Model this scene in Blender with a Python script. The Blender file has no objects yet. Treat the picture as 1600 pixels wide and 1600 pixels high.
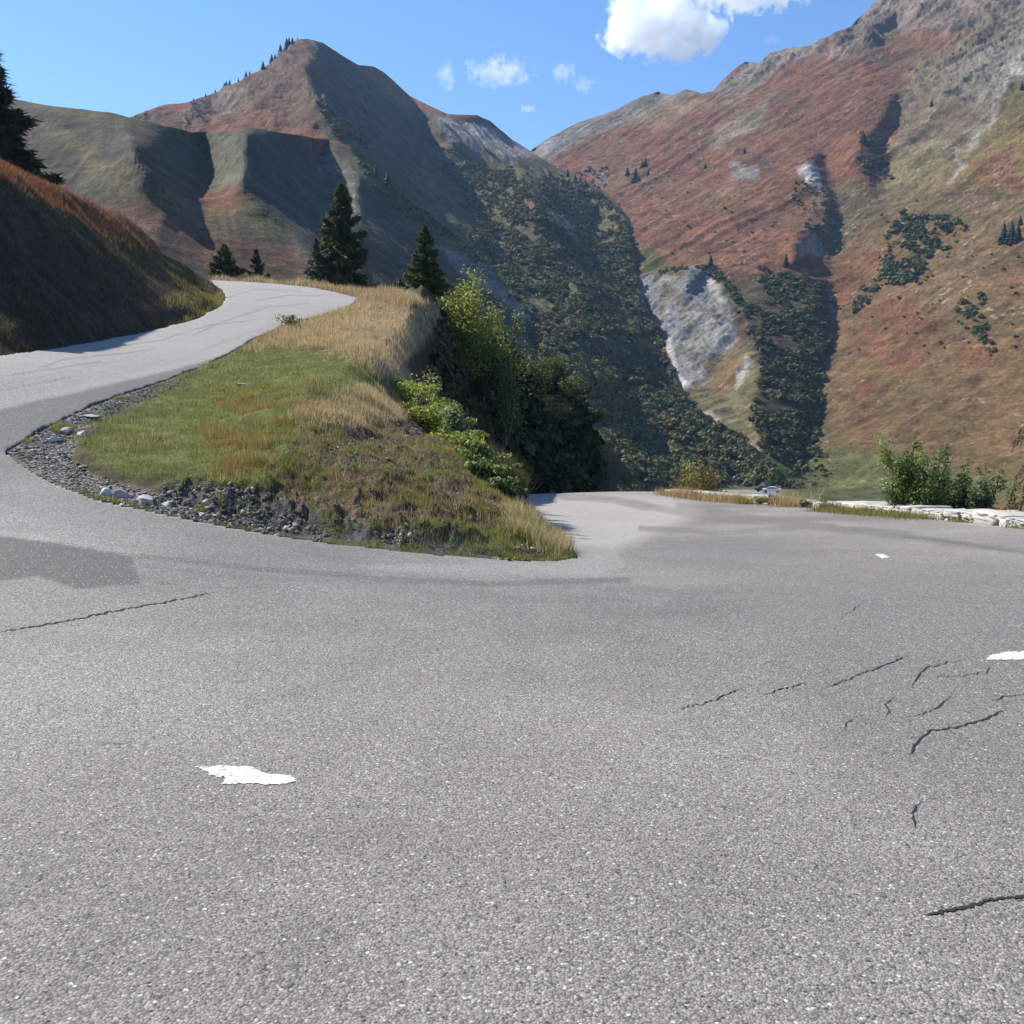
import bpy, math, random
import numpy as np
from mathutils import Vector, Matrix

# ------------------------------------------------------------------ camera, sky, sun, exposure
S = bpy.context.scene
C = S.collection
F = 1600.0            # focal length in photo pixels (photo is 1600 px square)
HZ = 630.0            # photo row of the horizon
PITCH = math.atan((800 - HZ) / F)
CAM = np.array([0.0, 0.0, 1.6])
cam_d = bpy.data.cameras.new('camera'); cam = bpy.data.objects.new('camera', cam_d); C.objects.link(cam)
cam.location = CAM; cam.rotation_euler = (math.pi / 2 - PITCH, 0, 0)
cam_d.sensor_width = 36; cam_d.lens = 36.0 * F / 1600; cam_d.clip_start = 0.05; cam_d.clip_end = 60000
S.camera = cam

SUN_AZ, SUN_EL = -62.0, 43.0       # degrees, clockwise from straight ahead / above the horizon
W = bpy.data.worlds.new('World'); S.world = W; W.use_nodes = True
wn = W.node_tree.nodes; wl = W.node_tree.links
sky = wn.new('ShaderNodeTexSky'); sky.sky_type = 'NISHITA'; sky.sun_disc = False
sky.sun_elevation = math.radians(SUN_EL); sky.sun_rotation = math.radians(SUN_AZ)
sky.altitude = 1800; sky.air_density = 1.0; sky.dust_density = 0.25; sky.ozone_density = 3.5
wn['Background'].inputs['Strength'].default_value = 0.12
hs = wn.new('ShaderNodeHueSaturation'); hs.inputs['Saturation'].default_value = 1.13
wl.new(sky.outputs[0], hs.inputs['Color']); wl.new(hs.outputs[0], wn['Background'].inputs['Color'])
sd_ = bpy.data.lights.new('sun', 'SUN'); sd_.energy = 5.0; sd_.angle = math.radians(0.53); sd_.color = (1.0, 0.94, 0.85)
sun = bpy.data.objects.new('sun', sd_); C.objects.link(sun)
a_, e_ = math.radians(SUN_AZ), math.radians(SUN_EL)
SUN = Vector((math.sin(a_) * math.cos(e_), math.cos(a_) * math.cos(e_), math.sin(e_)))
sun.rotation_euler = SUN.to_track_quat('Z', 'Y').to_euler()
S.view_settings.view_transform = 'Standard'; S.view_settings.look = 'None'
S.view_settings.exposure = 0.75; S.view_settings.gamma = 1
S.render.engine = 'CYCLES'
S.cycles.use_denoising = True; S.cycles.max_bounces = 10; S.cycles.diffuse_bounces = 3
S.cycles.volume_bounces = 10; S.cycles.transparent_max_bounces = 8
S.cycles.caustics_reflective = False; S.cycles.caustics_refractive = False

# ------------------------------------------------------------------ helpers
HAZE = 0.00008
rng = np.random.default_rng(7)
cp, sp = math.cos(PITCH), math.sin(PITCH)

def ray(px, py):
    px = np.asarray(px, float); py = np.asarray(py, float)
    a = (px - 800) / F; b = (800 - py) / F
    y = cp + b * sp; z = -sp + b * cp
    return a / y, z / y                     # x and z per metre of forward distance

def P(px, py, d):
    u, v = ray(px, py)
    return np.stack([u * d, np.ones_like(u) * d, CAM[2] + v * d], -1)

def proj(p):
    p = np.asarray(p) - CAM
    f = p[..., 1] * cp - p[..., 2] * sp
    f = np.where(f < 0.05, 0.05, f)
    up = p[..., 1] * sp + p[..., 2] * cp
    return 800 + F * p[..., 0] / f, 800 - F * up / f

_pm = np.random.default_rng(3).permutation(1024); _pm = np.concatenate([_pm, _pm, _pm])
_pv = np.random.default_rng(4).random(1024) * 2 - 1
def vn(x, y, z=0.0):
    x, y, z = np.broadcast_arrays(np.asarray(x, float), np.asarray(y, float), np.asarray(z, float))
    xi = np.floor(x).astype(int); yi = np.floor(y).astype(int); zi = np.floor(z).astype(int)
    fx = x - xi; fy = y - yi; fz = z - zi
    fx = fx * fx * (3 - 2 * fx); fy = fy * fy * (3 - 2 * fy); fz = fz * fz * (3 - 2 * fz)
    xi &= 1023; yi &= 1023; zi &= 1023
    def h(a, b, c): return _pv[_pm[_pm[_pm[a] + b] + c] & 1023]
    def lx(b, c): return h(xi, b, c) * (1 - fx) + h(xi + 1, b, c) * fx
    r0 = lx(yi, zi) * (1 - fy) + lx(yi + 1, zi) * fy
    r1 = lx(yi, zi + 1) * (1 - fy) + lx(yi + 1, zi + 1) * fy
    return r0 * (1 - fz) + r1 * fz
def fbm(x, y, z=0.0, o=4, g=0.5, ridge=False):
    s = 0; a = 1.0; t = 0; k = 1.0
    for i in range(o):
        n = vn(x * k + 17.3 * i, y * k + 5.1 * i, np.asarray(z) * k + 3.7 * i)
        if ridge: n = 1 - 2 * np.abs(n)
        s = s + a * n; t += a; a *= g; k *= 2.03
    return s / t
def sst(a, b, x):
    t = np.clip((x - a) / (b - a), 0, 1); return t * t * (3 - 2 * t)

def poly_sd(poly, X, Y):
    """signed distance to a closed polygon, positive inside"""
    poly = np.asarray(poly, float); X = np.asarray(X, float); Y = np.asarray(Y, float)
    best = np.full(X.shape, 1e18); ins = np.zeros(X.shape, bool)
    n = len(poly)
    for i in range(n):
        x0, y0 = poly[i]; x1, y1 = poly[(i + 1) % n]
        dx, dy = x1 - x0, y1 - y0; L = dx * dx + dy * dy + 1e-12
        t = np.clip(((X - x0) * dx + (Y - y0) * dy) / L, 0, 1)
        best = np.minimum(best, (X - x0 - t * dx) ** 2 + (Y - y0 - t * dy) ** 2)
        c = (y0 > Y) != (y1 > Y)
        if abs(dy) > 1e-12: ins ^= c & (X < (x1 - x0) * (Y - y0) / dy + x0)
    d = np.sqrt(best)
    return np.where(ins, d, -d)
def line_d(pts, X, Y):
    pts = np.asarray(pts, float); best = np.full(np.shape(X), 1e18)
    for (x0, y0), (x1, y1) in zip(pts[:-1], pts[1:]):
        dx, dy = x1 - x0, y1 - y0; L = dx * dx + dy * dy + 1e-12
        t = np.clip(((X - x0) * dx + (Y - y0) * dy) / L, 0, 1)
        best = np.minimum(best, (X - x0 - t * dx) ** 2 + (Y - y0 - t * dy) ** 2)
    return np.sqrt(best)

def mesh_np(name, V, Fc, mat, parent=None, col=None, smooth=False, attrs=None):
    """V (n,3); Fc: (m,k) int array or list of such arrays; col (n,3) linear colours"""
    V = np.ascontiguousarray(V, dtype=np.float32)
    if not isinstance(Fc, list): Fc = [Fc]
    Fc = [f for f in Fc if len(f)]
    me = bpy.data.meshes.new(name)
    me.vertices.add(len(V)); me.vertices.foreach_set('co', V.ravel())
    tot = sum(f.size for f in Fc); nf = sum(len(f) for f in Fc)
    me.loops.add(tot); me.loops.foreach_set('vertex_index', np.concatenate([f.ravel() for f in Fc]).astype(np.int32))
    me.polygons.add(nf)
    st = []; k = 0
    for f in Fc:
        st.append(k + np.arange(len(f)) * f.shape[1]); k += f.size
    me.polygons.foreach_set('loop_start', np.concatenate(st).astype(np.int32))
    if smooth: me.polygons.foreach_set('use_smooth', np.ones(nf, dtype=bool))
    me.update(calc_edges=True)
    if col is not None:
        at = me.color_attributes.new('Col', 'FLOAT_COLOR', 'POINT')
        c4 = np.ones((len(V), 4), np.float32); c4[:, :3] = np.clip(col, 0, 1)
        at.data.foreach_set('color', c4.ravel())
    for k_, a in (attrs or {}).items():
        at = me.attributes.new(k_, 'FLOAT', 'POINT'); at.data.foreach_set('value', np.asarray(a, np.float32).ravel())
    if mat is not None: me.materials.append(mat)
    o = bpy.data.objects.new(name, me); C.objects.link(o)
    if parent is not None: o.parent = parent
    return o
def tag(o, label=None, cat=None, group=None, kind=None):
    if label: o['label'] = label
    if cat: o['category'] = cat
    if group: o['group'] = group
    if kind: o['kind'] = kind
    return o
def empty(name, loc, rz=0, sc=1.0):
    o = bpy.data.objects.new(name, None); o.empty_display_size = 0.3; C.objects.link(o)
    o.location = [float(q) for q in loc]; o.rotation_euler = (0, 0, rz); o.scale = (sc,) * 3
    return o
def copy_tree(o, parent=None):
    c = o.copy(); C.objects.link(c)
    if parent is not None: c.parent = parent
    for ch in list(o.children): copy_tree(ch, c)
    return c
def gridfaces(nr, nc):
    i = np.arange(nr * nc).reshape(nr, nc)
    return np.stack([i[:-1, :-1], i[:-1, 1:], i[1:, 1:], i[1:, :-1]], -1).reshape(-1, 4)

# ------------------------------------------------------------------ materials
def mat_new(name):
    m = bpy.data.materials.new(name); m.use_nodes = True
    nt = m.node_tree; b = nt.nodes['Principled BSDF']
    return m, nt, b
def nd(nt, t, **k):
    n = nt.nodes.new(t)
    for a, v in k.items(): setattr(n, a, v)
    return n
def mix(nt, mode, fac, a, b):
    n = nt.nodes.new('ShaderNodeMix'); n.data_type = 'RGBA'; n.blend_type = mode
    for s, v in ((0, fac), (6, a), (7, b)):
        if hasattr(v, 'links') or isinstance(v, bpy.types.NodeSocket): nt.links.new(v, n.inputs[s])
        elif s: n.inputs[s].default_value = (*v, 1) if len(v) == 3 else v
        else: n.inputs[s].default_value = v
    return n.outputs[2]
def ramp(nt, fac, stops):
    r = nt.nodes.new('ShaderNodeValToRGB'); nt.links.new(fac, r.inputs[0])
    els = r.color_ramp.elements
    while len(els) < len(stops): els.new(0.5)
    for e, (p, c) in zip(els, stops):
        e.position = p; e.color = (c, c, c, 1) if isinstance(c, (int, float)) else (*c, 1)
    return r.outputs[0]
def coords(nt, scale=(1, 1, 1), rot=(0, 0, 0)):
    g = nt.nodes.new('ShaderNodeTexCoord'); m = nt.nodes.new('ShaderNodeMapping')
    m.inputs['Scale'].default_value = scale; m.inputs['Rotation'].default_value = rot
    nt.links.new(g.outputs['Object'], m.inputs[0]); return m.outputs[0]
def noise(nt, vec, scale, detail=4, rough=0.55):
    n = nt.nodes.new('ShaderNodeTexNoise'); n.inputs['Scale'].default_value = scale
    n.inputs['Detail'].default_value = detail; n.inputs['Roughness'].default_value = rough
    nt.links.new(vec, n.inputs['Vector']); return n.outputs[0]

def terrain_mat(name, scales, strength, bump_d, rough=0.95):
    """vertex-painted earth colours, mottled by noise at several sizes, with relief"""
    m, nt, b = mat_new(name)
    at = nd(nt, 'ShaderNodeAttribute', attribute_name='Col'); c = at.outputs['Color']
    v = coords(nt)
    hs = None
    for s, k in zip(scales, strength):
        n = noise(nt, v, s, 5, 0.62)
        c = mix(nt, 'MULTIPLY', 1.0, c, ramp(nt, n, [(0.28, 1 - k), (0.72, 1 + k)]))
        hs = n
    nt.links.new(c, b.inputs['Base Color']); b.inputs['Roughness'].default_value = rough
    b.inputs['Specular IOR Level'].default_value = 0.15
    bp = nd(nt, 'ShaderNodeBump'); bp.inputs['Distance'].default_value = bump_d; bp.inputs['Strength'].default_value = 0.9
    nt.links.new(hs, bp.inputs['Height']); nt.links.new(bp.outputs[0], b.inputs['Normal'])
    return m
def leaf_mat(name, trans=0.3, rough=0.6, spec=0.3, tint=(1.25, 1.2, 0.55)):
    m, nt, b = mat_new(name)
    at = nd(nt, 'ShaderNodeAttribute', attribute_name='Col')
    nt.links.new(at.outputs['Color'], b.inputs['Base Color']); b.inputs['Roughness'].default_value = rough
    b.inputs['Specular IOR Level'].default_value = spec
    if trans:
        t = nd(nt, 'ShaderNodeBsdfTranslucent'); mx = nd(nt, 'ShaderNodeMixShader'); mx.inputs[0].default_value = trans
        y = mix(nt, 'MULTIPLY', 1.0, at.outputs['Color'], tint)
        nt.links.new(y, t.inputs[0]); nt.links.new(b.outputs[0], mx.inputs[1]); nt.links.new(t.outputs[0], mx.inputs[2])
        nt.links.new(mx.outputs[0], nt.nodes['Material Output'].inputs[0])
    return m
def plain(name, col, rough=0.8, metal=0.0, var=0.0, scale=3.0, bump=0.0):
    m, nt, b = mat_new(name)
    b.inputs['Roughness'].default_value = rough; b.inputs['Metallic'].default_value = metal
    b.inputs['Base Color'].default_value = (*col, 1)
    if var or bump:
        n = noise(nt, coords(nt), scale, 6, 0.6)
        nt.links.new(mix(nt, 'MULTIPLY', 1.0, col, ramp(nt, n, [(0.3, 1 - var), (0.7, 1 + var)])), b.inputs['Base Color'])
        if bump:
            bp = nd(nt, 'ShaderNodeBump'); bp.inputs['Distance'].default_value = bump
            nt.links.new(n, bp.inputs['Height']); nt.links.new(bp.outputs[0], b.inputs['Normal'])
    return m
M_far = terrain_mat('mountain_ground', (0.02, 0.12, 0.55, 1.6), (0.15, 0.25, 0.42, 0.4), 0.5)
M_near = terrain_mat('near_ground', (0.7, 5.0, 28.0), (0.15, 0.25, 0.4), 0.05)
M_leaf = leaf_mat('leaf', 0.45, 0.5, 0.4)
M_needle = leaf_mat('needles', 0.12, 0.7, 0.2)
M_grass = leaf_mat('grass_blades', 0.35, 0.7, 0.15, (1.1, 1.06, 0.85))
M_shrub = leaf_mat('far_shrub_leaves', 0.1, 0.8, 0.1)
M_bark = plain('bark', (0.09, 0.07, 0.055), 0.9, var=0.4, scale=12, bump=0.02)
M_stone = leaf_mat('stone_faces', 0, 0.85, 0.2)
# ------------------------------------------------------------------ the far massifs
def N(aspect, slope):
    a, s = math.radians(aspect), math.radians(slope)
    return (math.sin(a) * math.sin(s), math.cos(a) * math.sin(s), math.cos(s))

def G(gu, gv): return (gu, gv)
def solve_depth(x0, x1, y0, y1, base_g, facets, anchors, step=6.0, iters=1500, blur=1, wa=0.04):
    """Integrate a field of slopes (relative change of distance to the right / upward) into distances. Facets are (polygon, slopes); anchors (px, py, distance)."""
    xs = np.arange(x0, x1 + step, step); ys = np.arange(y0, y1 + step, step)
    X, Y = np.meshgrid(xs, ys)
    Gn = np.zeros(X.shape + (2,)) + np.array(base_g); Wg = np.ones(X.shape)
    for poly, n in facets:
        w = X + 10 * fbm(X / 60, Y / 60, 3.1, 3); w2 = Y + 10 * fbm(X / 60, Y / 60, 9.1, 3)
        m = sst(-4, 4, poly_sd(poly, w, w2))[..., None]
        Gn = Gn * (1 - m) + np.array(n) * m
        Wg = Wg * (1 - m[..., 0]) + (5.0 if n[0] > 2.5 else 1.0) * m[..., 0]
    Gn[..., 0] += 0.5 * fbm(X / 70, Y / 110, 1.1, 3)
    for _ in range(blur):
        Q = np.pad(Gn, ((1, 1), (1, 1), (0, 0)), mode='edge')
        Gn = (Q[1:-1, 1:-1] * 2 + Q[:-2, 1:-1] + Q[2:, 1:-1] + Q[1:-1, :-2] + Q[1:-1, 2:]) / 6
    gx = Gn[..., 0] * (step / F); gy = -Gn[..., 1] * (step / F)
    WX = 0.5 * (Wg[:, 1:] + Wg[:, :-1]); WY = 0.25 + 0 * 0.5 * (Wg[1:] + Wg[:-1]) + .75 * (1 / (0.5 * (Wg[1:] + Wg[:-1])))
    GX = 0.5 * (gx[:, 1:] + gx[:, :-1]) * WX; GY = 0.5 * (gy[1:] + gy[:-1]) * WY
    Wd = np.zeros(X.shape); T = np.zeros(X.shape)
    for px, py, d, *wq in anchors:
        i = int(round((py - y0) / step)); j = int(round((px - x0) / step))
        if 0 <= i < X.shape[0] and 0 <= j < X.shape[1]: Wd[i, j] = wq[0] if wq else wa; T[i, j] = math.log(d)
    def A(L):
        r = Wd * L
        e = (L[:, 1:] - L[:, :-1]) * WX; r[:, 1:] += e; r[:, :-1] -= e
        e = (L[1:] - L[:-1]) * WY; r[1:] += e; r[:-1] -= e
        return r
    b = Wd * T; b[:, 1:] += GX; b[:, :-1] -= GX; b[1:] += GY; b[:-1] -= GY
    L = np.full(X.shape, np.mean([math.log(a[2]) for a in anchors]))
    # start from smooth guess: inverse distance weighting of anchors
    wsum = 0; lsum = 0
    for px, py, d, *wq in anchors:
        w = 1 / ((X - px) ** 2 + (Y - py) ** 2 + 400) ** 1.2; wsum = wsum + w; lsum = lsum + w * math.log(d)
    L = lsum / wsum
    r = b - A(L); p = r.copy(); rs = (r * r).sum()
    for _ in range(iters):
        Ap = A(p); al = rs / (p * Ap).sum(); L += al * p; r -= al * Ap
        rn = (r * r).sum()
        if rn < 1e-9: break
        p = r + rn / rs * p; rs = rn
    def samp(px, py):
        fx = np.clip((px - x0) / step, 0, X.shape[1] - 1.001); fy = np.clip((py - y0) / step, 0, X.shape[0] - 1.001)
        ix = fx.astype(int); iy = fy.astype(int); fx = fx - ix; fy = fy - iy
        return np.exp((L[iy, ix] * (1 - fx) + L[iy, ix + 1] * fx) * (1 - fy) + (L[iy + 1, ix] * (1 - fx) + L[iy + 1, ix + 1] * fx) * fy)
    return samp

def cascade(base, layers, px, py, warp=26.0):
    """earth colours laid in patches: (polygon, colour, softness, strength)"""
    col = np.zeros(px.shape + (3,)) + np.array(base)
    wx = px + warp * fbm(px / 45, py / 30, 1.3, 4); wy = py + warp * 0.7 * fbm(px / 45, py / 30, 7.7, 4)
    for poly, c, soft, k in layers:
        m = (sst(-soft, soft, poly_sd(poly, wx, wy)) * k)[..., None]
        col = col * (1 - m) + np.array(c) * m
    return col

SHEETS = {}
def massif(name, samp, top, bottom, x0, x1, stepx, rows, base_col, layers, amp, post=None, rough_top=2.0, rock=None, rill=(1.0, 0.0, 1.0)):
    px = np.arange(x0, x1 + stepx, stepx)
    t0 = np.interp(px, [p[0] for p in top], [p[1] for p in top])
    t0 = t0 + rough_top * fbm(px / 22, px * 0 + hash(len(name)) % 7, 0.5, 4)
    b0 = np.interp(px, [p[0] for p in bottom], [p[1] for p in bottom])
    t = np.linspace(0, 1, rows)[:, None]
    PX = np.broadcast_to(px, (rows, len(px))).copy(); PY = b0 * (1 - t) + t0 * t
    D = samp(PX, PY)
    V = P(PX, PY, D)
    # natural relief, finer towards small sizes, faded at the skyline so the ridge keeps its line
    x, y, z = V[..., 0], V[..., 1], V[..., 2]
    h = amp * (9 * fbm(x / 70, y / 70, z / 70, 3, ridge=True) * 0.5 + 2.0 * fbm(x / 18, y / 18, z / 14, 3) + 1.1 * fbm(x / 5, y / 5, z / 4, 3) + .5 * fbm(x / 1.8, y / 1.8, z / 1.2, 2))
    q = rill[0] * x + rill[1] * y
    rl = fbm(q / 16 + .5 * fbm(x / 40, y / 40, z / 40, 2), z / 110, 1.7, 4, ridge=True)
    h = h + rill[2] * 3.0 * rl + .35 * fbm(z / 1.3 + .4 * fbm(q / 9, z / 9, 0, 2), q / 14, 2.2, 2)
    if rock is not None:
        rk = sst(-6, 6, np.max([poly_sd(q, PX, PY) for q in rock], axis=0))
        h = h + rk * (3.5 * fbm(x / 22, y / 22, z / 50, 4, ridge=True) + 0.8 * fbm(x / 3, y / 3, z / 6, 3, ridge=True))
    fade = np.minimum(1, (1 - t) * rows / 14) ** 0.7
    sc = np.clip(D / 600, 0.35, 1.3)
    V[..., 2] += h * fade * sc
    V[..., 0] -= 0.5 * h * fade * sc
    V[..., 1] -= 0.3 * h * fade * sc
    col = cascade(base_col, layers, PX, PY)
    # broken ground: patchy tone, darker along the rill bottoms
    f1 = fbm(x / 30, y / 30, z / 20, 4)[..., None]; f2 = fbm(x / 6, y / 6, z / 3, 4)[..., None]
    f3 = fbm(z / 1.6 + .5 * fbm(q / 9, z / 9, 0, 2), q / 12, 5.2, 3)[..., None]; f4 = fbm(x / 1.6, y / 1.6, z / 1.2, 2)[..., None]
    col = col * np.clip(1 + 0.35 * f1 + 0.5 * f2 + .4 * f3 + .4 * f4 - .3 * sst(.2, .8, -rl)[..., None], .25, 2)
    if post is not None: col = post(col, PX, PY, V)
    # the far side, falling away behind the skyline
    back = []
    Tp = V[-1]; Dt = D[-1][:, None]
    dirn = (Tp - CAM); dirn[:, 2] = 0; dirn /= np.linalg.norm(dirn, axis=1)[:, None]
    for k, (dd, dz) in enumerate([(0.002, 0.001), (0.008, 0.008), (0.025, 0.035), (0.07, 0.11), (0.18, 0.32)]):
        q = Tp + dirn * Dt * dd; q[:, 2] -= (Dt * dz)[:, 0]; back.append(q)
    V2 = np.concatenate([V, np.array(back)], 0); c2 = np.concatenate([col, np.repeat(col[-1:], 5, 0)], 0)
    nr = V2.shape[0]
    o = mesh_np(name, V2.reshape(-1, 3), gridfaces(nr, len(px)), M_far, col=c2.reshape(-1, 3), smooth=True)
    tag(o, kind='structure')
    SHEETS[name] = (PX, PY, V, D)
    return o

RUST = (0.13, 0.059, 0.031); TAN = (0.17, 0.115, 0.055); OLIVE = (0.085, 0.075, 0.028); GREEN = (0.045, 0.062, 0.022)
DKGREEN = (0.022, 0.034, 0.014); GREY = (0.2, 0.2, 0.2); PALE = (0.42, 0.41, 0.4); BROWN = (0.08, 0.048, 0.026); YEL = (0.15, 0.12, 0.03)

# --- left hill (front), ridge from the far left down to the right
A_top = [(-260, 120), (-100, 130), (45, 160), (120, 170), (170, 176), (235, 190), (300, 206), (340, 205), (385, 197), (430, 206), (480, 214), (530, 220),
         (560, 246), (600, 285), (640, 315), (690, 350), (740, 392), (770, 420), (800, 462), (835, 495), (870, 520), (905, 548), (935, 590), (948, 680), (960, 800)]
A_bot = [(-260, 640), (300, 640), (700, 760), (960, 850)]
SHD = G(6.1, 0.8)
A_facets = [
    ([(40, 160), (210, 185), (290, 205), (330, 235), (300, 320), (180, 255), (100, 215)], G(0.9, 2.0)),
    ([(205, 205), (300, 212), (325, 245), (334, 285), (318, 312), (285, 318), (255, 300), (225, 262)], G(7.1, 0.7)),
    ([(290, 325), (335, 318), (385, 302), (420, 330), (480, 372), (560, 450), (600, 600), (230, 600), (250, 380)], G(1.15, 2.3)),
    ([(320, 205), (395, 200), (400, 240), (385, 300), (334, 318), (340, 285), (328, 240)], G(-1.4, 2.2)),
    ([(395, 205), (505, 222), (500, 260), (520, 320), (560, 420), (600, 540), (560, 540), (470, 375), (385, 300)], G(8.0, 1.6)),
    ([(500, 235), (530, 250), (560, 285), (562, 330), (530, 340), (505, 300)], G(-1.8, 2.2)),
    ([(560, 285), (600, 300), (640, 345), (690, 375), (740, 430), (800, 490), (900, 570), (1060, 800), (620, 800), (570, 480), (560, 340)], G(5.8, 0.7)),
    ([(535, 225), (560, 250), (600, 290), (640, 322), (690, 358), (740, 400), (740, 412), (685, 374), (630, 340), (590, 312), (560, 278), (530, 245)], G(-.6, 2.6)),
    ([(690, 385), (740, 410), (820, 500), (800, 505), (720, 420)], G(.2, 2.2)),
]
A_anch = [(-200, 140, 430), (45, 160, 400), (210, 186, 385), (300, 206, 380), (400, 200, 380), (540, 222, 450), (640, 318, 560), (770, 420, 620), (870, 520, 580), (950, 610, 460),
          (100, 300, 270), (300, 330, 270), (200, 420, 180), (-200, 400, 210)]
sA = solve_depth(-270, 1070, 100, 860, G(-0.5, 2.7), A_facets, A_anch)
A_layers = [
    ([(-260, 100), (300, 200), (330, 320), (200, 380), (-260, 330)], (0.056, 0.048, 0.03), 20, 0.9),
    ([(40, 155), (210, 184), (300, 205), (300, 222), (200, 205), (60, 175)], (0.07, 0.068, 0.022), 8, 0.8),
    ([(300, 308), (360, 300), (400, 320), (400, 345), (330, 345)], (0.12, 0.045, 0.018), 10, 0.8),
    ([(180, 320), (300, 350), (480, 400), (480, 440), (330, 440), (230, 380)], (0.1, 0.045, 0.022), 22, 0.75),
    ([(60, 200), (120, 215), (230, 300), (310, 330), (420, 330), (480, 380), (420, 370), (300, 345), (200, 310)], (0.1, 0.088, 0.034), 14, 0.75),
    ([(300, 196), (400, 192), (540, 218), (540, 228), (400, 204), (300, 212)], (0.14, 0.06, 0.025), 4, 0.8),
    ([(330, 212), (390, 208), (395, 290), (340, 300)], (0.09, 0.09, 0.055), 9, 0.9),
    ([(500, 238), (560, 280), (560, 345), (500, 310)], (0.12, 0.115, 0.08), 8, 0.9),
    ([(540, 225), (640, 315), (740, 392), (770, 430), (690, 385), (600, 320), (545, 260)], (0.075, 0.08, 0.03), 6, 0.9),
    ([(680, 385), (740, 395), (800, 455), (850, 510), (830, 515), (760, 450)], (0.22, 0.21, 0.2), 6, 0.6),
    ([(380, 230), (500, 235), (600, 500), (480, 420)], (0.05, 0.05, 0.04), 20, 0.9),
]
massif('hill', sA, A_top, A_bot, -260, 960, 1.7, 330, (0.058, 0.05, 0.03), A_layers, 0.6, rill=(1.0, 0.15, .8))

# --- the peak and the shrub covered flank running down to the gorge
B_top = [(60, 215), (150, 200), (205, 184), (258, 163), (292, 160), (350, 140), (395, 118), (425, 100), (445, 80), (462, 64), (480, 60), (505, 67), (530, 84), (560, 101), (585, 104), (600, 112),
         (640, 150), (670, 165), (700, 178), (745, 180), (765, 188), (800, 218), (835, 240), (870, 262), (905, 278), (945, 300), (965, 318), (983, 345), (990, 375), (996, 420), (1003, 455), (1030, 515),
         (1052, 565), (1062, 610), (1080, 640), (1130, 675), (1170, 705), (1205, 738), (1240, 790)]
B_bot = [(60, 420), (450, 560), (800, 850), (1240, 850)]
B_facets = [
    ([(60, 200), (300, 150), (460, 60), (500, 90), (490, 170), (540, 240), (500, 400), (60, 400)], G(-1.0, 2.3)),
    ([(425, 100), (500, 95), (520, 150), (470, 170), (430, 150)], G(1.2, 1.8)),
    ([(290, 160), (340, 150), (335, 200), (290, 205)], G(1.5, 1.8)),
    ([(495, 78), (540, 92), (600, 115), (642, 160), (662, 200), (675, 228), (668, 245), (700, 300), (735, 335), (720, 350), (640, 310), (560, 235), (515, 190), (484, 140)], G(6.8, 0.6)),
    ([(640, 160), (700, 185), (760, 192), (700, 205), (685, 225), (670, 230), (655, 190)], G(-.2, 2.2)),
    ([(690, 192), (740, 200), (785, 205), (830, 240), (790, 248), (730, 240), (688, 215)], G(5.4, 0.7)),
    ([(815, 265), (860, 290), (905, 335), (935, 345), (940, 365), (900, 350), (850, 318), (820, 290)], G(7.5, 1.2)),
    ([(830, 315), (880, 340), (930, 360), (935, 375), (890, 372), (845, 345)], G(7.5, 1.2)),
    ([(660, 245), (700, 290), (740, 335), (790, 395), (740, 380), (690, 330)], G(7.5, 1.2)),
    ([(985, 480), (1000, 500), (1035, 570), (1050, 620), (1030, 620), (1010, 570)], G(2.6, 1.4)),
    ([(900, 440), (950, 475), (990, 520), (1030, 600), (1010, 600), (960, 540), (910, 480)], G(6.5, 1.2)),
    ([(850, 520), (930, 560), (1010, 640), (990, 655), (900, 590)], G(6.5, 1.2)),
    ([(900, 640), (980, 690), (1080, 740), (1180, 760), (1100, 775), (960, 740)], G(3.4, 0.8)),
]
B_anch = [(205, 184, 900), (350, 140, 1000), (480, 60, 1100), (700, 178, 1250), (765, 188, 1180), (840, 243, 1080), (900, 276, 1000), (945, 300, 1080), (900, 370, 860), (990, 400, 800), (1010, 470, 620),
          (1060, 600, 460), (1130, 675, 370), (1200, 735, 310), (800, 400, 860), (900, 500, 720), (950, 650, 430), (1000, 760, 300), (1230, 780, 280), (1100, 760, 300), (1030, 540, 520), (1090, 650, 400), (700, 600, 450), (500, 210, 820), (700, 320, 960), (350, 200, 850)]
sB = solve_depth(50, 1250, 30, 860, G(0.15, 2.4), B_facets, B_anch, wa=0.15)
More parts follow.
